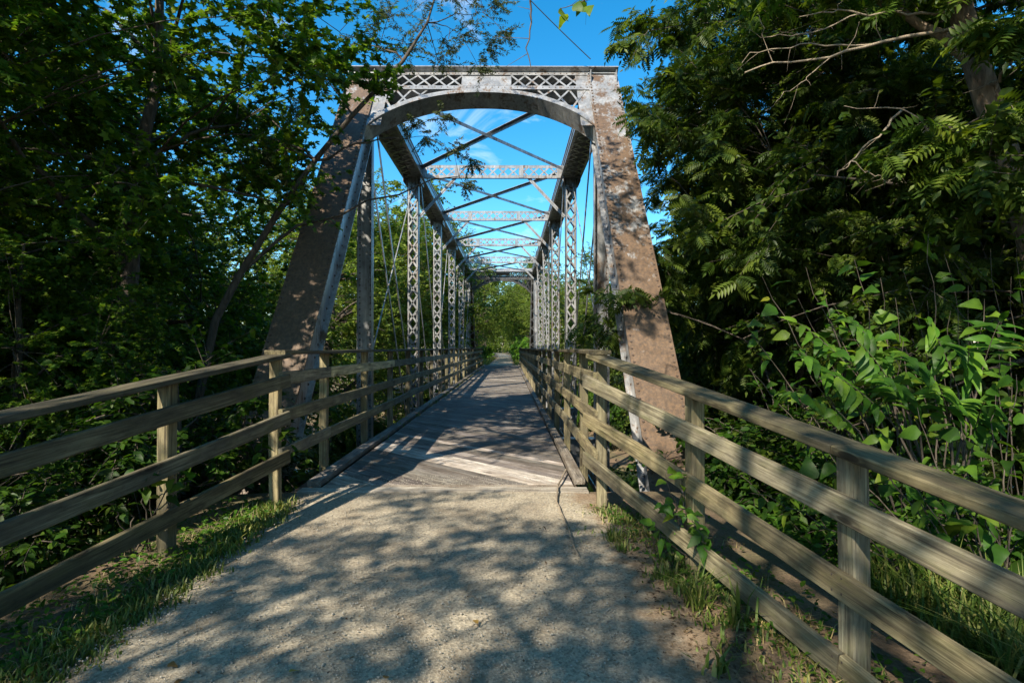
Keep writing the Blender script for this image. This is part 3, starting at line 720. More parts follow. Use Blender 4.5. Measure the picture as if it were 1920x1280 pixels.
def shrub(seed, rad, h, n, cr, ntw, nlf, tm, ls, **kw):
    rng = np.random.default_rng(seed); T = np.array([(0, 0, -.2), (.02, .01, h * .2), (.03, .04, h * .5), (.0, .05, h * .8)])
    cl = []
    for _ in range(n):
        d = norm(rng.normal(0, 1, 3)); q = rng.uniform(.2, 1) ** .5; cl.append((np.array((d[0] * q * rad, d[1] * q * rad, h * .5 + d[2] * q * h * .5)), cr * rng.uniform(.7, 1.2)))
    lim = [np.array((rad * .7 * math.cos(a), rad * .7 * math.sin(a), h * rng.uniform(.5, .9))) for a in rng.uniform(0, 6.28, 6)]
    return grow(rng, T, np.array((.04, .035, .028, .015)), lim, cl, ntw, nlf, tm, ls, bark_sides=5, **kw)
P_SHRUB = [shrub(51, 1.2, 1.9, 26, .5, 8, 14, OV, .115), shrub(52, 1.1, 1.5, 26, .45, 8, 14, OV, .10), shrub(53, 1.3, 2.3, 30, .5, 7, 7, PIN, .34, droop=.5)]

def gz(x, y): return (x, y, ter(x, y) - .1)
# maples crowding the near end of the bridge
MG = 'maples beside the gravel path'; ml = 'dark green maple crowding the approach fence, on the side of the leafy sprig'
for (x, y, rz, sc, pi) in ((-8.1, 6.5, .4, 1.0, 0), (-7.9, 11.2, 2.1, 1.05, 1), (-10.4, 8.6, 1.2, 1.15, 0), (-10.6, 4.2, 3.3, 1.1, 1), (-9.4, 15.2, 5.1, 1.05, 0), (-12.5, 12.5, .9, 1.2, 1)):
    plant_tree('maple_tree', P_MAPLE[pi], L_MAPLE, gz(x, y), rz, sc, ml, MG, rg.uniform(.85, 1.15))
for (x, y, rz, sc, pi) in ((-5.4, 6.2, 1.0, .42, 0), (-6.5, 7.6, 2.2, .52, 1), (-6.2, 9.6, 3.4, .48, 0), (-7.2, 5.4, 4.4, .55, 1), (-8.4, 9.0, 5.5, .6, 0), (-7.6, 12.4, .6, .6, 1)):
    plant_tree('maple_sapling', P_MAPLE[pi], L_MAPLE, gz(x, y), rz, sc, 'low young maple filling the shade under the tall maples by the sprig fence', 'young maples under the tall ones', rg.uniform(.9, 1.2))
plant_tree('maple_tree', P_HIGH, L_MAPLE, gz(-5.3, 8.2), .8, 1.0, 'maple with a high crown hanging over the end post top beside the leaning tree', None)
WG = 'woods on the leaning tree side of the bridge'
for (x, y, rz, sc, pi, tn) in ((-14, 18.5, .3, .8, 0, 1.5), (-10.5, 21, 1.3, .9, 1, 1.45), (-8.6, 26, 2.2, 1.02, 2, 1.3), (-8.3, 33, .9, 1.12, 0, 1.3), (-8.2, 40, 3.9, 1.25, 1, 1.2), (-8.0, 46.5, 5.0, 1.1, 2, 1.1),
                               (-16, 25, 3.1, .75, 2, 1.2), (-15, 34, 4.6, .8, 1, 1.2), (-18, 14, 2.6, .9, 1, 1.4), (-17, 6, 1.1, 1.0, 2, .9), (-24, 20, .1, 1.1, 0, 1), (-23, 9, 2.0, 1.1, 1, 1), (-14.5, 44, 1.7, 1.2, 0, 1.1), (-20, -.5, 1.9, .8, 0, .9)):
    plant_tree('woodland_tree', P_FAR[pi], L_FAR, gz(x, y), rz, sc, 'leafy woodland tree standing past the truss on the side of the leaning slender tree', WG, tn)  # tint lifts leaf colour in place of sun that neighbouring trees block
PG = 'feathery compound leaf trees'; pl_ = 'feathery compound leaved tree crowding the bridge end post, on the side of the leafy vine'
for (x, y, rz, sc, pi) in ((5.4, 9.6, .5, 1.0, 0), (7.2, 7.1, 2.0, 1.05, 1), (7.4, 13.2, 3.6, 1.15, 0), (9.4, 9.2, 5.0, 1.15, 1), (6.1, 14.0, 1.1, 1.0, 1), (10.2, 5.2, .2, 1.1, 0), (8.8, 3.2, 4.0, 1.0, 1)):
    plant_tree('broadleaf_tree' if pi else 'compound_leaf_tree', P_PIN[pi], L_PINN, gz(x, y), rz, sc, 'dense small leaved tree standing among the feathery trees past the olive fence' if pi else pl_, 'small leaved trees past the olive fence' if pi else PG, rg.uniform(.85, 1.15))
plant_tree('compound_leaf_tree', P_PINHIGH, L_PINN, gz(5.2, 9.9), 1.0, 1.0, 'high crowned compound leaved tree with feathery sprays overlapping the paler end post', None)
EG = 'woods on the leafy vine side of the bridge'
for (x, y, rz, sc, pi, tn) in ((9.0, 20, .6, .8, 1, 1.2), (8.2, 27, 1.8, .80, 0, 1.2), (8.0, 34, 2.9, .82, 2, 1.2), (7.4, 41, 4.0, .85, 1, 1.1), (7.0, 47.5, 5.2, .85, 0, 1.1), (13, 17, 3.3, .95, 2, 1.0), (14, 26, .9, .95, 1, 1.1), (14, 37, 2.2, 1.0, 0, 1.1), (16, 10, 4.4, 1.0, 2, .9), (18, 3, 1.4, 1.0, 1, .9), (13.5, 1.5, .7, 1.0, 0, .9), (22, 16, 5.5, 1.1, 0, 1)):
    plant_tree('woodland_tree', P_FAR[pi], L_FAR, gz(x, y), rz, sc, 'leafy woodland tree standing past the truss on the side of the leafy vine', EG, tn)
FG = 'trees arching over the path beyond the bridge'
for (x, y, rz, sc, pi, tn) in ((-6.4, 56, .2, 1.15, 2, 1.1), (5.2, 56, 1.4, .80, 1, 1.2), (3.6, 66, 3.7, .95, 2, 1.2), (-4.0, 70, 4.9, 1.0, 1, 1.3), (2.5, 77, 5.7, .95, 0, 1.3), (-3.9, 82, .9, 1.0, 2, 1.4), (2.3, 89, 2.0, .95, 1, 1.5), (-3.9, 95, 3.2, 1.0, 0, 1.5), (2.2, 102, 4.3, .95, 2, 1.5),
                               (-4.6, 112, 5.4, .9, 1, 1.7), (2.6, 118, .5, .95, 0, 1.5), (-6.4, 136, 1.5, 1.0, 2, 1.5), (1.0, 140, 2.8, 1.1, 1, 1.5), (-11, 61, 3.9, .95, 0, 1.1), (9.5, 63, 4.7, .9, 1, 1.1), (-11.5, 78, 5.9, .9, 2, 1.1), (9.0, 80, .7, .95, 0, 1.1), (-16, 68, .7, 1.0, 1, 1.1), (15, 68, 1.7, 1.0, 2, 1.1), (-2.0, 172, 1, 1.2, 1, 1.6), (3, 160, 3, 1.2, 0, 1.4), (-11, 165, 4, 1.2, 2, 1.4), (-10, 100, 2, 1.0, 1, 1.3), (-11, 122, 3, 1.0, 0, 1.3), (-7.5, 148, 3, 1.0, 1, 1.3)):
    plant_tree('arching_tree', P_FAR[pi], L_FAR, gz(x, y), rz, sc, 'tree lining the gravel path past the far end of the bridge', FG, tn)  # tint brightens the farther crowns, painting in sunlight the shaded corridor lacks
SG = 'trees behind the viewer shading the path'
for (x, y, rz, sc, pi) in ((-6.0, -4.6, .3, .8, 0), (-9.0, -9.5, 3.0, 1.0, 0), (-3.7, -4.9, 5.0, .86, 1), (-3.5, -9.6, 2.4, .95, 0), (4.8, -5.0, 3.4, .85, 0), (3.5, -1.4, 2.2, 1.4, 1), (4.6, 1.0, 5.2, 1.3, 0), (-7.4, 2.4, 4.1, .8, 0)):
    plant_tree('shade_tree', P_SHADE[pi], L_MAPLE, gz(x, y), rz, sc, 'tall open crowned tree behind the viewer casting dappled shade on the path', SG)

plant_tree('shade_tree', P_SHADE[0], L_MAPLE, gz(-3.8, 3.3), 2.4, 1.08, 'open crowned tree beside the path fence dappling the bridge deck with shade', None)
# leaning slender tree with fine willow-like foliage in front of the portal
rngL = np.random.default_rng(61); bx_, by_ = -5.6, 8.6; b0 = np.array((bx_, by_, ter(bx_, by_) - .1))
tp = [b0, px(405, 600, 8.8), px(450, 515, 8.9), px(520, 400, 9.0), px(590, 300, 9.1), px(660, 215, 9.2), px(755, 112, 9.3), px(800, 40, 9.5), px(830, -60, 9.7)]
tp = [np.asarray(p) - b0 for p in tp]
lim = [px(500, 290, 9.6) - b0, px(480, 200, 9.8) - b0, px(860, 60, 10) - b0, px(905, 20, 10) - b0, px(760, 260, 9.9) - b0, px(860, 330, 10.2) - b0, px(640, 60, 9.6) - b0]
cl = [(px(x, y, d) - b0, r) for (x, y, d, r) in ((790, 40, 9.8, .55), (840, 70, 9.9, .5), (885, 40, 10, .5), (915, 85, 10.1, .38), (860, -10, 10, .5), (760, 90, 9.7, .45), (730, 20, 9.6, .5), (925, 10, 10, .4), (690, 60, 9.6, .5), (820, 110, 9.9, .35),
                                                 (800, 255, 10, .28), (850, 280, 10.2, .32), (885, 300, 10.2, .25), (770, 230, 9.9, .25), (500, 280, 9.6, .4), (470, 210, 9.8, .4), (545, 330, 9.4, .3), (560, 200, 9.5, .4), (600, 140, 9.5, .4), (830, 215, 10, .25), (870, 345, 10.2, .25), (900, 130, 10, .3), (945, 60, 10.1, .35), (800, -20, 9.9, .5), (895, -20, 10, .5))]
lp = grow(rngL, tp, (.075, .062, .055, .05, .044, .038, .03, .02, .01), lim, cl, 16, 34, NARROW, .066, flat=.3, droop=.4, tw_r=.004)
plant_tree('leaning_tree', lp, L_WILL, tuple(b0), 0, 1.0, 'slender leaning tree with fine pale leaves reaching across the portal', None)
# trunk with bare branches on the other side
b1 = np.array((6.1, 6.0, ter(6.1, 6.0) - .1))
tp = [b1, px(1990, 620, 6), px(1925, 390, 6), px(1880, 250, 6), px(1840, 120, 6), px(1812, 20, 6), px(1795, -90, 6.1), px(1780, -220, 6.2)]; tp = [np.asarray(p) - b1 for p in tp]
rngR = np.random.default_rng(71)
cl = [(px(x, y, d) - b1, r) for (x, y, d, r) in ((1750, 240, 5.6, .42), (1800, 300, 5.5, .36), (1700, 290, 5.8, .34), (1890, 60, 5.4, .4), (1900, 200, 5.2, .35), (1620, -30, 6, .6), (1740, -60, 6, .6), (1880, 330, 5.4, .4), (1850, -40, 5.6, .5), (1500, -70, 6, .6))]
bp = grow(rngR, tp, (.17, .15, .13, .125, .12, .11, .09, .05), [px(1600, -40, 6) - b1, px(1760, 230, 5.7) - b1], cl, 9, 9, PIN, .30, droop=.4, tw_r=.004, bark_sides=10)
bt = plant_tree('bare_branched_tree', bp, L_PINN, tuple(b1), 0, 1.0, 'rough barked leaning tree trunk with long bare pale branches', None, 1.35, bark=bark_mat('ridged_bark', (0.07, 0.05, 0.035), (0.30, 0.23, 0.16), .8))
for pts, r in (([(1815, 40, 6), (1720, 60, 5.8), (1650, 78, 5.7), (1560, 105, 5.6), (1470, 115, 5.6), (1395, 138, 5.6)], .022), ([(1810, 15, 6), (1700, 20, 5.8), (1590, 15, 5.7), (1500, 25, 5.7)], .016), ([(1650, 78, 5.7), (1540, 78, 5.6), (1450, 85, 5.6), (1400, 105, 5.6)], .010),
               ([(1870, 215, 6), (1780, 260, 5.7), (1700, 200, 5.6), (1590, 200, 5.6)], .013), ([(1700, 200, 5.7), (1660, 250, 5.6), (1600, 300, 5.6), (1570, 330, 5.6)], .014), ([(1860, 180, 6), (1900, 120, 5.6), (1950, 60, 5.3)], .02), ([(1620, 20, 5.7), (1520, 60, 5.6), (1440, 65, 5.6), (1420, 20, 5.6)], .008), ([(1600, 300, 5.6), (1650, 330, 5.6), (1720, 340, 5.6)], .006),
               ([(1560, 105, 5.6), (1500, 160, 5.6), (1440, 200, 5.5)], .006)):
    P_ = np.array([px(*q) for q in pts]); t = np.linspace(0, len(P_) - 1, 14); Q = np.stack([np.interp(t, np.arange(len(P_)), P_[:, i]) for i in range(3)], -1) + rngR.normal(0, .018, (14, 3)); Q[0] = P_[0]
    A = Acc(); V, Fq = tube(Q, np.linspace(r, r * .3, 14), 5); A.add(V, Fq)
    for j in range(3, 13, 2):
        e = Q[j] + rngR.normal(0, .14, 3); V, Fq = tube(bez(Q[j], (Q[j] + e) / 2 + rngR.normal(0, .03, 3), e, 3), (r * .3, r * .22, r * .1), 3); A.add(V, Fq)
    link('dead_branch', A.mesh('dead_branch', True), BARK_P, bt)
# twigs hanging from the canopy overhead
def hanging(name, pts, r, leaves, label, seed):
    rng = np.random.default_rng(seed); P_ = np.array([px(*q) for q in pts]); root = thing(name, tuple(P_[0]), label, 'branch')
    A = Acc(); t = np.linspace(0, len(P_) - 1, 16); Q = np.stack([np.interp(t, np.arange(len(P_)), P_[:, i]) for i in range(3)], -1) + rng.normal(0, .006, (16, 3)); V, Fq = tube(Q, np.linspace(r, r * .3, 16), 5); A.add(V, Fq)
    for j in range(5, 15, 2):
        e = Q[j] + rng.normal(0, .12, 3); V, Fq = tube(bez(Q[j], (Q[j] + e) / 2, e, 3), (r * .3, r * .2, r * .1), 3); A.add(V, Fq)
    link('stem', A.mesh('stem', True), BARK, root)
    for (x, y, d) in leaves:
        q = px(x, y, d); Xd = norm(rng.normal(0, 1, 3) + np.array((0, 0, -.8))); Z = norm(rng.normal(0, .6, 3) + np.array((0, -.3, 1))); Yd = norm(np.cross(Z, Xd)); Z = np.cross(Xd, Yd); s = .13
        M = Matrix([[Xd[i] * s, Yd[i] * s, Z[i] * s, q[i]] for i in range(3)] + [[0, 0, 0, 1]]); link('leaf', LEAFM[0], L_MAPLE, root, None, M)
def tmpl_fine(w, droop, peak=.36, fold=.16, wav=.02):
    n = 7; V = []; Fc = []
    for i in range(n):
        t = i / (n - 1); a = t / peak if t < peak else 1 - (t - peak) / (1 - peak)
        ww = w * (math.sin(a * math.pi / 2) ** .8 if t < peak else (a ** .75) * (1 - .25 * (1 - a))) if 0 < t < 1 else 0
        z = -droop * t * t + .04 * math.sin(t * 3); q = wav * math.sin(i * 2.1)
        V += [(t, -ww, z + fold * ww + q), (t, 0, z), (t, ww, z + fold * ww - q)]
    for i in range(n - 1):
        a = i * 3; Fc += [(a, a + 3, a + 4), (a, a + 4, a + 1), (a + 1, a + 4, a + 5), (a + 1, a + 5, a + 2)]
    return np.array(V), np.array(Fc)
LEAFM = [mesh_np('leaf', *tmpl_fine(w, d, p), smooth=True) for w, d, p in ((.33, .16, .34), (.38, .28, .30), (.25, .34, .4))]
LONGM = [mesh_np('leaflet', *tmpl_fine(w, d, .42, .25), smooth=True) for w, d in ((.155, .22), (.175, .35))]
hanging('hanging_twig', [(1003, -520, 3.3), (1000, -200, 4), (993, 0, 4.6), (997, 40, 4.6), (990, 85, 4.6), (996, 125, 4.6)], .012, [], 'thin bare twig hanging down before the open sky', 3)
hanging('leafy_hanging_twig', [(1120, -420, 3.2), (1120, -160, 3.8), (1112, -25, 4.2), (1090, 2, 4.2), (1052, 12, 4.2)], .008, [(1052, 10, 4.2), (1065, 22, 4.2), (1075, 5, 4.2), (1088, 12, 4.2), (1105, 6, 4.2), (1098, -4, 4.2)], 'leafy twig tip hanging into the sky from above', 4)
Aw = Acc(); w0 = px(1005, 0, 11.5); w1 = np.array((1.72, 11.95, 7.6)); w00 = w0 + (w0 - w1) * 1.5
V, Fq = tube(bez(w00, (w00 + w1) / 2 - np.array((0, 0, .15)), w1, 14), np.full(14, .010), 5); Aw.add(V, Fq)
tag(link('wire', Aw.mesh('wire', True), WIREM), 'thin dark wire running down to the portal top', 'wire')

# undergrowth shrubs
UL = 'undergrowth on the leaning tree side'; UR = 'undergrowth on the leafy vine side'
urng = np.random.default_rng(81)
for i in range(30):
    y = urng.uniform(1.6, 14) if i < 22 else urng.uniform(14, 46); x = -4.1 - abs(urng.normal(0, 1.7)) - (.9 if i % 3 == 2 or y < 3.4 else 0) - (1.0 if y > 14 else 0)
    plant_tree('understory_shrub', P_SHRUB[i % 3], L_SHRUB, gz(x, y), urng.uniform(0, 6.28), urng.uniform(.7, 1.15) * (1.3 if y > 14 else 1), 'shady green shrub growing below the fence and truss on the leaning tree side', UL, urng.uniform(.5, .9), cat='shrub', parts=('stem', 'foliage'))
for i in range(34):
    y = urng.uniform(1.0, 13) if i < 26 else urng.uniform(14, 46); x = 3.0 + abs(urng.normal(0, 1.5)) + (1.2 if i % 3 == 2 and y < 5 else 0) + (1.8 if y > 13 else .5 if y > 9 else 0)
    plant_tree('understory_shrub', P_SHRUB[i % 3], L_SHRUB, gz(x, y), urng.uniform(0, 6.28), urng.uniform(.6, 1.0) * (1.4 if y > 14 else 1), 'leafy green shrub growing below the fence and truss on the leafy vine side', UR, urng.uniform(.6, 1.0), cat='shrub', parts=('stem', 'foliage'))
for i in range(22):
    y = urng.uniform(8.5, 20); x = -4.4 - urng.uniform(0, 5) if i % 2 else 3.9 + urng.uniform(0, 4); sc = urng.uniform(1.1, 1.5)
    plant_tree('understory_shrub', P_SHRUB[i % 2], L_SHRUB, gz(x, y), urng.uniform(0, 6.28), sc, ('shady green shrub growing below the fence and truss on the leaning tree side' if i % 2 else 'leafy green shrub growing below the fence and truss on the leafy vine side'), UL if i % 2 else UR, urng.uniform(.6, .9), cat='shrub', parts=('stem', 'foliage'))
for i in range(16):
    y = 50 + i * 3.0 + urng.uniform(-1, 1); x = -3.2 - urng.uniform(0, 1.2) if i % 2 else 1.7 + urng.uniform(0, 1.2)
    plant_tree('verge_shrub', P_SHRUB[i % 3], L_SHRUB, gz(x, y), urng.uniform(0, 6.28), urng.uniform(.8, 1.3), 'bright shrub on the verge of the path past the far end of the bridge', 'verge shrubs beyond the bridge', 1.3, cat='shrub', parts=('stem', 'foliage'))

for (x, y, rz, sc, pi) in ((-3.5, 6.0, .5, .95, 0), (-3.55, 6.8, 3.7, 1.05, 1), (-3.9, 7.6, 5.7, 1.1, 0), (-3.9, 5.2, 1.9, .7, 1), (-3.7, 4.1, 3.3, .62, 0), (-4.3, 7.2, 4.4, .9, 1), (-4.6, 4.7, 5.2, .85, 0), (-4.5, 3.2, .9, .75, 1), (-4.9, 6.2, 2.7, 1.0, 0), (-3.5, 7.3, 2.0, .8, 1), (2.75, 6.6, .4, .8, 0), (3.0, 7.6, 2.6, .9, 1)):
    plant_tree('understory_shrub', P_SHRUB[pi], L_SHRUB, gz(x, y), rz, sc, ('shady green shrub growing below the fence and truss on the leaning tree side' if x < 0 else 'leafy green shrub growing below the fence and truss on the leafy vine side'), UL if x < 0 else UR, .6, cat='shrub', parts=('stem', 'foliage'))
for i in range(12):
    plant_tree('verge_shrub', P_SHRUB[i % 2], L_SHRUB, gz(-12 + i * 1.9, 178 + (i % 3) * 5), i * 1.3, 3.2, 'bright shrub on the verge of the path past the far end of the bridge', 'verge shrubs beyond the bridge', 1.3, cat='shrub', parts=('stem', 'foliage'))
# big-leaved shrub behind the fence and vines on the fence: every leaf its own piece
def leafy(name, loc, canes, nleaf, size, label, cat, seed, tint=1.0, start=.12):
    rng = np.random.default_rng(seed); root = thing(name, tuple(loc), label, cat); A = Acc(); Q = []
    for c in canes:
        c = np.array(c, float); t = np.linspace(0, len(c) - 1, 14); q = np.stack([np.interp(t, np.arange(len(c)), c[:, i]) for i in range(3)], -1); q[1:] += rng.normal(0, .012, (13, 3))
        V, Fq = tube(q, np.linspace(.009, .002, 14) * (size / .16), 5); A.add(V, Fq); Q.append(q)
    link('stem', A.mesh('stem', True), BARK, root)
    for i in range(nleaf):
        q = Q[i % len(Q)]; t = rng.uniform(start, 1) * 13; a = int(min(t, 12)); p = q[a] + (q[a + 1] - q[a]) * (t - a); d = norm(q[a + 1] - q[a])
        Xd = norm(d * .35 + norm(np.cross(d, rng.normal(0, 1, 3))) * .9 + np.array((-.15, -.25, -.35))); Z = norm(rng.normal(0, .42, 3) + np.array((-.3, -.45, .8))); Yd = norm(np.cross(Z, Xd)); Z = np.cross(Xd, Yd); s = size * rng.choice((.4, .55, .65, .8, .9, 1.0, 1.05)) * rng.uniform(.85, 1.1); cz = rng.uniform(.5, 2.4); wy = rng.uniform(.75, 1.1)
        p = p + Xd * size * .12
        M = Matrix([[Xd[k] * s, Yd[k] * s * wy, Z[k] * s * cz, p[k]] for k in range(3)] + [[0, 0, 0, 1]]); o = link('leaf', LEAFM[i % 3], L_SHRUB, root, None, M); v = tint * rng.uniform(.65, 1.25); yl = rng.random() < .07; o.color = (v * (2.0 if yl else 1), v * (1.3 if yl else 1), v, 1)
    return root
rs = np.random.default_rng(91)
def canes(base, tips, bend=.25):
    out = []
    for t in tips:
        t = np.asarray(t); m = (np.asarray(base) * .45 + t * .55) + np.array((rs.normal(0, .1), rs.normal(0, .1), bend)); out.append(bez(np.asarray(base) + rs.normal(0, .06, 3) * np.array((1, 1, 0)), m, t, 6))
    return out
sb = np.array((3.5, 4.6, ter(3.5, 4.6)))
leafy('broadleaf_shrub', sb, canes(sb, [px(x, y, d) for x, y, d in ((1390, 600, 4.5), (1430, 520, 4.6), (1510, 500, 4.5), (1600, 490, 4.6), (1740, 440, 4.8), (1680, 560, 4.3), (1560, 600, 4.3), (1480, 640, 4.4), (1620, 650, 4.1), (1700, 640, 4.1), (1780, 580, 4.4), (1850, 560, 4.4), (1400, 690, 4.5), (1540, 540, 4.5), (1890, 640, 4.1), (1650, 520, 4.6))]), 290, .165, 'sunlit shrub with large bright green leaves rising behind the olive fence', 'shrub', 92, .95)
sb = np.array((3.1, 3.5, ter(3.1, 3.5)))
leafy('broadleaf_shrub', sb, canes(sb, [px(x, y, d) for x, y, d in ((1560, 760, 3.6), (1640, 800, 3.4), (1720, 770, 3.5), (1800, 790, 3.4), (1870, 740, 3.6), (1900, 850, 3.2), (1760, 870, 3.2), (1480, 800, 3.8), (1830, 930, 3.0), (1700, 900, 3.1), (1910, 700, 3.7), (1420, 860, 3.8), (1500, 900, 3.5), (1400, 920, 3.7))]), 240, .14, 'low shrub with pointed leaves filling the gap behind the olive fence boards', 'shrub', 93, .9)
def feathery(name, loc, tips, label, seed, size=.17, tint=1.0, pairs=7):
    rng = np.random.default_rng(seed); root = thing(name, tuple(loc), label, 'shrub'); A = Acc()
    for tpx in tips:
        tip = np.asarray(tpx, float); base = np.asarray(loc) + np.array((rng.normal(0, .15), rng.normal(0, .1), 0)); hub = base * .35 + tip * .65 + np.array((.15, .12, .30))
        V, Fq = tube(bez(base, (base + hub) / 2 + rng.normal(0, .08, 3), hub, 6), np.linspace(.014, .007, 6), 5); A.add(V, Fq)
        ra = bez(hub, (hub + tip) / 2 + np.array((0, 0, .10)), tip, 14); V, Fq = tube(ra, np.linspace(.005, .002, 14), 4); A.add(V, Fq)
        nv = norm(np.array((-.2, -.5, 1)) + rng.normal(0, .25, 3))
        for k in range(pairs * 2 + 1):
            last = k == pairs * 2; f = 3 + (k // 2) * 10 / pairs if not last else 12.4; a = int(min(f, 12)); p = ra[a] + (ra[a + 1] - ra[a]) * (f - a); d = norm(ra[a + 1] - ra[a]); sd_ = norm(np.cross(nv, d)) * (1 if k % 2 else -1)
            Xd = norm(d * (1 if last else .45) + sd_ * (0 if last else 1) + np.array((0, 0, -.35)) + rng.normal(0, .12, 3)); Z = norm(nv + rng.normal(0, .25, 3)); Yd = norm(np.cross(Z, Xd)); Z = np.cross(Xd, Yd); q = size * rng.uniform(.8, 1.15) * (.8 + .35 * math.sin(math.pi * (k // 2 + 1) / (pairs + 1)))
            M = Matrix([[Xd[j] * q, Yd[j] * q, Z[j] * q, p[j]] for j in range(3)] + [[0, 0, 0, 1]]); o = link('leaflet', LONGM[k % 2], L_SHRUB, root, None, M); v = tint * rng.uniform(.8, 1.2); o.color = (v, v, v, 1)
    link('stem', A.mesh('stem', True), BARK, root); return root
sb = np.array((3.4, 4.2, ter(3.4, 4.2)))
feathery('feathery_shrub', sb, [px(x, y, d) for x, y, d in ((1500, 660, 4.0), (1555, 700, 3.9), (1610, 640, 3.9), (1650, 700, 3.8), (1700, 660, 3.8), (1590, 590, 4.2), (1490, 600, 4.2), (1760, 720, 3.7), (1540, 640, 4.1), (1820, 650, 3.8), (1470, 730, 4.0), (1880, 600, 3.9), (1740, 600, 4.1), (1850, 750, 3.6))], 'shrub with drooping rows of long pointed leaflets behind the olive fence', 96, .17, 1.05)
sb = np.array((4.6, 5.2, ter(4.6, 5.2)))
leafy('broadleaf_shrub', sb, canes(sb, [px(x, y, d) for x, y, d in ((1620, 560, 5.2), (1700, 500, 5.2), (1780, 480, 5.2), (1860, 470, 5.1), (1900, 520, 4.9), (1820, 540, 4.8), (1740, 560, 4.9), (1560, 570, 5.2), (1680, 600, 4.9), (1880, 600, 4.7), (1910, 430, 5.3), (1500, 560, 5.3))]), 260, .15, 'tall leafy shrub rising in shade between the olive fence and the bare branched trunk', 'shrub', 97, .95)
sb = np.array((1.35, 3.95, ter(1.35, 3.95)))
leafy('fence_vine', sb, canes(sb, [px(x, y, d) for x, y, d in ((1225, 985, 3.66), (1270, 960, 3.62), (1300, 985, 3.62), (1245, 880, 3.75), (1330, 1000, 3.6), (1290, 890, 3.8), (1240, 940, 3.7))], .1), 46, .11, 'bright leafy vine wrapped round the first post of the olive fence', 'vine', 94, 1.25, .45)
sb = np.array((-2.75, 4.25, ter(-2.75, 4.25)))
leafy('fence_sprig', sb, canes(sb, [px(x, y, d) for x, y, d in ((200, 925, 3.75), (195, 950, 3.7), (300, 890, 3.95), (345, 880, 4.0), (360, 900, 4.05), (250, 870, 3.9))], .2), 30, .13, 'dark leafy sprig poking through the boards of the path fence', 'vine', 95, .7, .5)

# grass, weeds, pebbles, fallen leaves, twigs
def blades(name, P, hts, rng, label, wid=.006, lean=.45):
    n = len(P); a = rng.uniform(0, 6.28, n); d = np.stack([np.cos(a), np.sin(a), np.zeros(n)], -1); s = np.stack([-np.sin(a), np.cos(a), np.zeros(n)], -1); h = hts[:, None]; ln = rng.uniform(.15, lean * 2, n)[:, None]
    up = np.array((0, 0, 1.0)); w = wid * rng.uniform(.6, 1.4, n)[:, None]
    V = np.stack([P - s * w, P + s * w, P + up * h * .55 + d * h * ln * .3 + s * w * .8, P + up * h * .55 + d * h * ln * .3 - s * w * .8, P + up * h * (1 - .25 * ln) + d * h * ln], 1)
    b = (np.arange(n) * 5)[:, None]; Fc = np.concatenate([b + np.array([[0, 1, 2]]), b + np.array([[0, 2, 3]]), b + np.array([[3, 2, 4]])]); r = np.tile(rng.random(n), 3)
    return tag(link(name, mesh_np(name, V.reshape(-1, 3), Fc, r), L_GRASS), label, 'grass', kind='stuff')
def tufts(n, fx, fy, rng, per, spread, hmean):
    P = []; H = []
    for _ in range(n):
        y = fy(); x = fx(y); k = int(rng.integers(per // 2, per)); hh = hmean * rng.uniform(.4, 1.5)
        P.append(np.stack([x + rng.normal(0, spread, k), y + rng.normal(0, spread, k)], -1)); H.append(hh * rng.uniform(.5, 1.2, k))
    P = np.concatenate(P); z = terrain(P[:, 0], P[:, 1]) - .005; return np.concatenate([P, z[:, None]], 1), np.concatenate(H)
gr = np.random.default_rng(101)
P_, H_ = tufts(330, lambda y: -2.16 - abs(gr.normal(0, .16)) + .22 * gr.random(), lambda: gr.uniform(1.6, 5.5), gr, 26, .05, .07)
blades('grass', P_, H_, gr, 'short green grass along the path edge by the sprig fence')
P_, H_ = tufts(170, lambda y: .95 + .16 * (5.4 - y) + gr.normal(0, .15), lambda: gr.uniform(1.8, 5.4), gr, 22, .045, .06)
blades('grass', P_, H_, gr, 'sparse grass on the brown verge by the olive fence')
P_, H_ = tufts(260, lambda y: 2.3 + abs(gr.normal(0, .6)), lambda: gr.uniform(1.2, 3.6), gr, 30, .09, .42)
blades('tall_grass', P_, H_, gr, 'tall dark grass on the slope behind the olive fence', .007, .6)
P_, H_ = tufts(90, lambda y: -3.4 - abs(gr.normal(0, .8)), lambda: gr.uniform(1.5, 6), gr, 18, .1, .25)
blades('tall_grass', P_, H_, gr, 'tall dark grass on the slope behind the path fence', .007, .6)
P_, H_ = tufts(500, lambda y: (-2.15 - abs(gr.normal(0, .4))) if gr.random() < .5 else (.65 + abs(gr.normal(0, .4))), lambda: gr.uniform(49.5, 85), gr, 24, .15, .22)
blades('grass', P_, H_, gr, 'sunlit grass edging the path past the far end of the bridge', .02)
P_, H_ = tufts(60, lambda y: -2.0 - gr.random() * .1, lambda: gr.uniform(8, 46), gr, 14, .05, .09)
P_[:, 2] = .0; blades('grass', P_, H_, gr, 'weeds growing in the seam of deck and curb')
for (x, y, n, h, ww) in ((1300, 1130, 60, .26, .005), (1385, 1165, 16, .27, .011), (1150, 1010, 50, .15, .006), (1250, 1080, 40, .13, .006), (1350, 1255, 20, .12, .01)):
    Yd = EYE * FPX / (y - VY); q = px(x, y, Yd); P_ = np.stack([q[0] + gr.normal(0, .035, n), q[1] + gr.normal(0, .035, n)], -1); P_ = np.concatenate([P_, (terrain(P_[:, 0], P_[:, 1]) - .005)[:, None]], 1)
    o = blades('grass_tuft', P_, h * gr.uniform(.6, 1.2, n), gr, None, ww, .6); del o['kind']; o['label'] = 'green grass tuft on the brown verge beside the olive fence'; o['group'] = 'grass tufts on the verge'
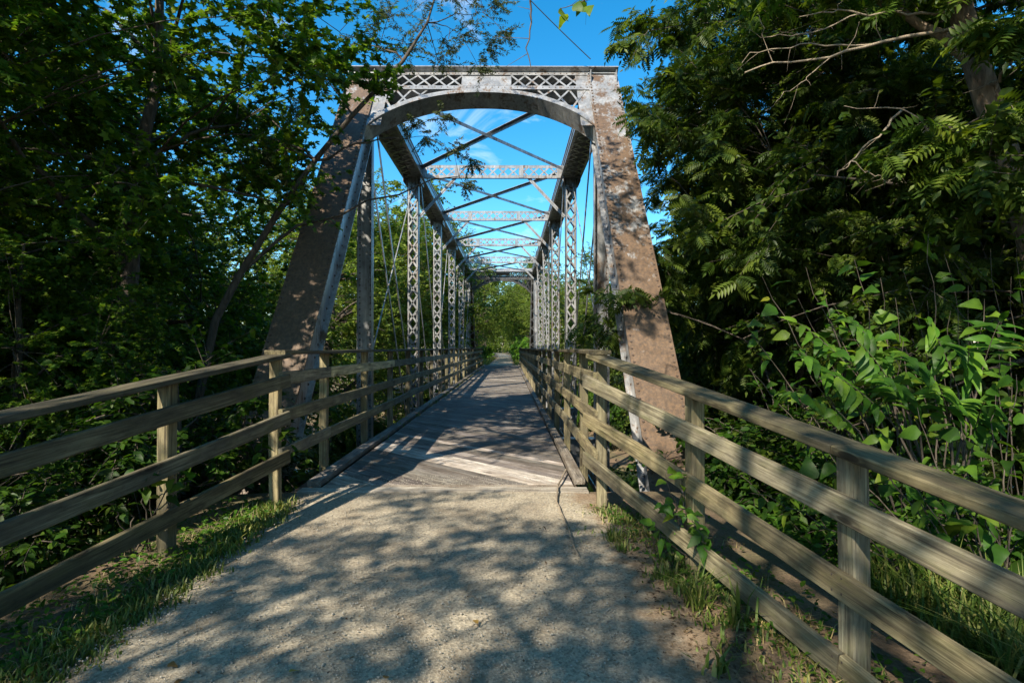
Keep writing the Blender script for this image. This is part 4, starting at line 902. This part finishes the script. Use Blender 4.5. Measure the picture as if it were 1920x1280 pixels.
def cover(name, n, fx, y0, y1, label, sz, mat):
    yy = gr.uniform(y0, y1, n); xx = fx(yy); P_ = np.stack([xx, yy, terrain(xx, yy) + gr.uniform(.005, .07, n)], -1)
    V, Fc, r = scatter(OV, P_, gr.normal(0, 1, (n, 3)) * np.array((1, 1, .3)), gr.normal(0, .35, (n, 3)) + np.array((0, 0, 1)), sz * gr.uniform(.4, 1.3, n), gr)
    tag(link(name, mesh_np(name, V, Fc, r), mat), label, 'ground cover', kind='stuff')
cover('ground_cover', 2600, lambda y: -2.3 - np.abs(gr.normal(0, .35, len(y))) + .15 * gr.random(len(y)), 1.4, 5.6, 'low leafy weeds matted along the path edge by the sprig fence', .045, L_SHRUB)
cover('ground_cover', 1300, lambda y: 1.12 + .2 * (5.2 - y) + gr.normal(0, .2, len(y)), 1.6, 5.4, 'low leafy weeds scattered on the verge by the olive fence', .045, L_SHRUB)
cover('ground_cover', 5000, lambda y: np.where(gr.random(len(y)) < .5, -3.2 - np.abs(gr.normal(0, 1.2, len(y))), 2.1 + np.abs(gr.normal(0, 1.2, len(y)))), .8, 7, 'low dark leaves carpeting the slopes outside both fences', .10, L_SHRUB)
P_, H_ = tufts(220, lambda y: (-2.2 - abs(gr.normal(0, .2))) if gr.random() < .5 else (1.0 + .18 * (5.4 - y) + gr.normal(0, .2)), lambda: gr.uniform(1.6, 5.5), gr, 14, .07, .08)
o = blades('dry_grass', P_, H_, gr, 'dry straw coloured grass stems mixed into both verges', .003, .9); o.data.materials.clear(); o.data.materials.append(leaf_mat('straw', (.22, .17, .08), (.34, .27, .13), (.45, .38, .2), .2, .7))
# pebbles
N = 14000; yy = 2.2 + 4.5 * gr.random(N) ** 1.3; xx = -2.1 + 2.7 * gr.random(N); OCT = (np.array([(1, 0, 0), (0, 1, 0), (-1, 0, 0), (0, -1, 0), (0, 0, .7), (0, 0, -.7)], float), np.array([(0, 1, 4), (1, 2, 4), (2, 3, 4), (3, 0, 4), (1, 0, 5), (2, 1, 5), (3, 2, 5), (0, 3, 5)]))
Pp = np.stack([xx, yy, np.where(yy > 5.95, .004, .010)], -1); V, Fc, r = scatter(OCT, Pp, gr.normal(0, 1, (N, 3)), gr.normal(0, .4, (N, 3)) + np.array((0, 0, 1)), 0.003 + .0055 * gr.random(N) ** 4, gr)
tag(link('pebbles', mesh_np('pebbles', V, Fc, r), PEB), 'loose pale grit scattered over the gravel path', 'gravel', kind='stuff')
N = 2600; yy = gr.uniform(1.8, 5.5, N); xx = .55 + .2 * (5.4 - yy) + gr.normal(0, .28, N); Pp = np.stack([xx, yy, terrain(xx, yy) + .012], -1)
V, Fc, r = scatter(LOW, Pp, gr.normal(0, 1, (N, 3)) * np.array((1, 1, .15)), gr.normal(0, .25, (N, 3)) + np.array((0, 0, 1)), .012 + .03 * gr.random(N) ** 2, gr)
tag(link('leaf_litter', mesh_np('leaf_litter', V, Fc, r), leaf_mat('litter_leaf', (.04, .024, .013), (.085, .055, .03), (.16, .11, .06), .1, .85)), 'brown dry leaf litter along the verge', 'leaf litter', kind='stuff')
N = 420; yy = gr.uniform(2.2, 5.9, N); xx = gr.uniform(-2.0, .8, N); Pp = np.stack([xx, yy, np.full(N, .027)], -1)
V, Fc, r = scatter(LOW, Pp, gr.normal(0, 1, (N, 3)) * np.array((1, 1, .15)), gr.normal(0, .25, (N, 3)) + np.array((0, 0, 1)), .008 + .022 * gr.random(N) ** 2, gr)
tag(link('path_debris', mesh_np('path_debris', V, Fc, r), bpy.data.materials['litter_leaf']), 'dark bits of dry leaf strewn over the gravel path', 'leaf litter', kind='stuff')
for (x, y) in ((320, 1247), (545, 1262), (350, 1275), (725, 1275), (1060, 995), (890, 1165), (440, 1110)):
    Yd = EYE * FPX / (y - VY); q = px(x, y, Yd); a = gr.uniform(0, 6.28); s = gr.uniform(.045, .065)
    M = Matrix.Translation((q[0], q[1], .02)) @ Matrix.Rotation(a, 4, 'Z') @ Matrix.Rotation(gr.uniform(-.3, .3), 4, 'X') @ Matrix.Scale(s, 4)
    o = link('fallen_leaf', LEAFM[1].copy(), None, None, None, M); o.data.materials.clear(); o.data.materials.append(L_DEAD); tag(o, 'small yellow fallen leaf lying on the gravel path', 'leaf', 'fallen leaves on the path')
def twig(pts, r, label, group=None):
    P_ = np.array([(lambda q: (q[0], q[1], .026 + dz))(px(x, y, EYE * FPX / (y - VY))) for x, y, dz in pts]); t = np.linspace(0, len(P_) - 1, 16)
    Q = np.stack([np.interp(t, np.arange(len(P_)), P_[:, i]) for i in range(3)], -1) + np.concatenate([gr.normal(0, .006, (16, 2)), np.zeros((16, 1))], 1); A = Acc(); V, Fq = tube(Q, np.linspace(r, r * .45, 16), 5); A.add(V, Fq)
    tag(link('fallen_twig', A.mesh('fallen_twig', True), BARK_P), label, 'twig', group)
twig([(1062, 888, .03), (1046, 915, .01), (1044, 945, 0), (1056, 975, .0), (1072, 1010, 0), (1084, 1045, 0)], .012, 'curved grey fallen stick lying from the deck edge onto the gravel')
twig([(672, 1092, 0), (710, 1083, 0), (750, 1085, 0)], .005, 'thin dark twig lying on the gravel', 'small twigs on the gravel')
twig([(878, 1118, 0), (905, 1135, 0)], .005, 'thin dark twig lying on the gravel', 'small twigs on the gravel')
twig([(885, 1180, 0), (920, 1160, 0)], .004, 'thin dark twig lying on the gravel', 'small twigs on the gravel')
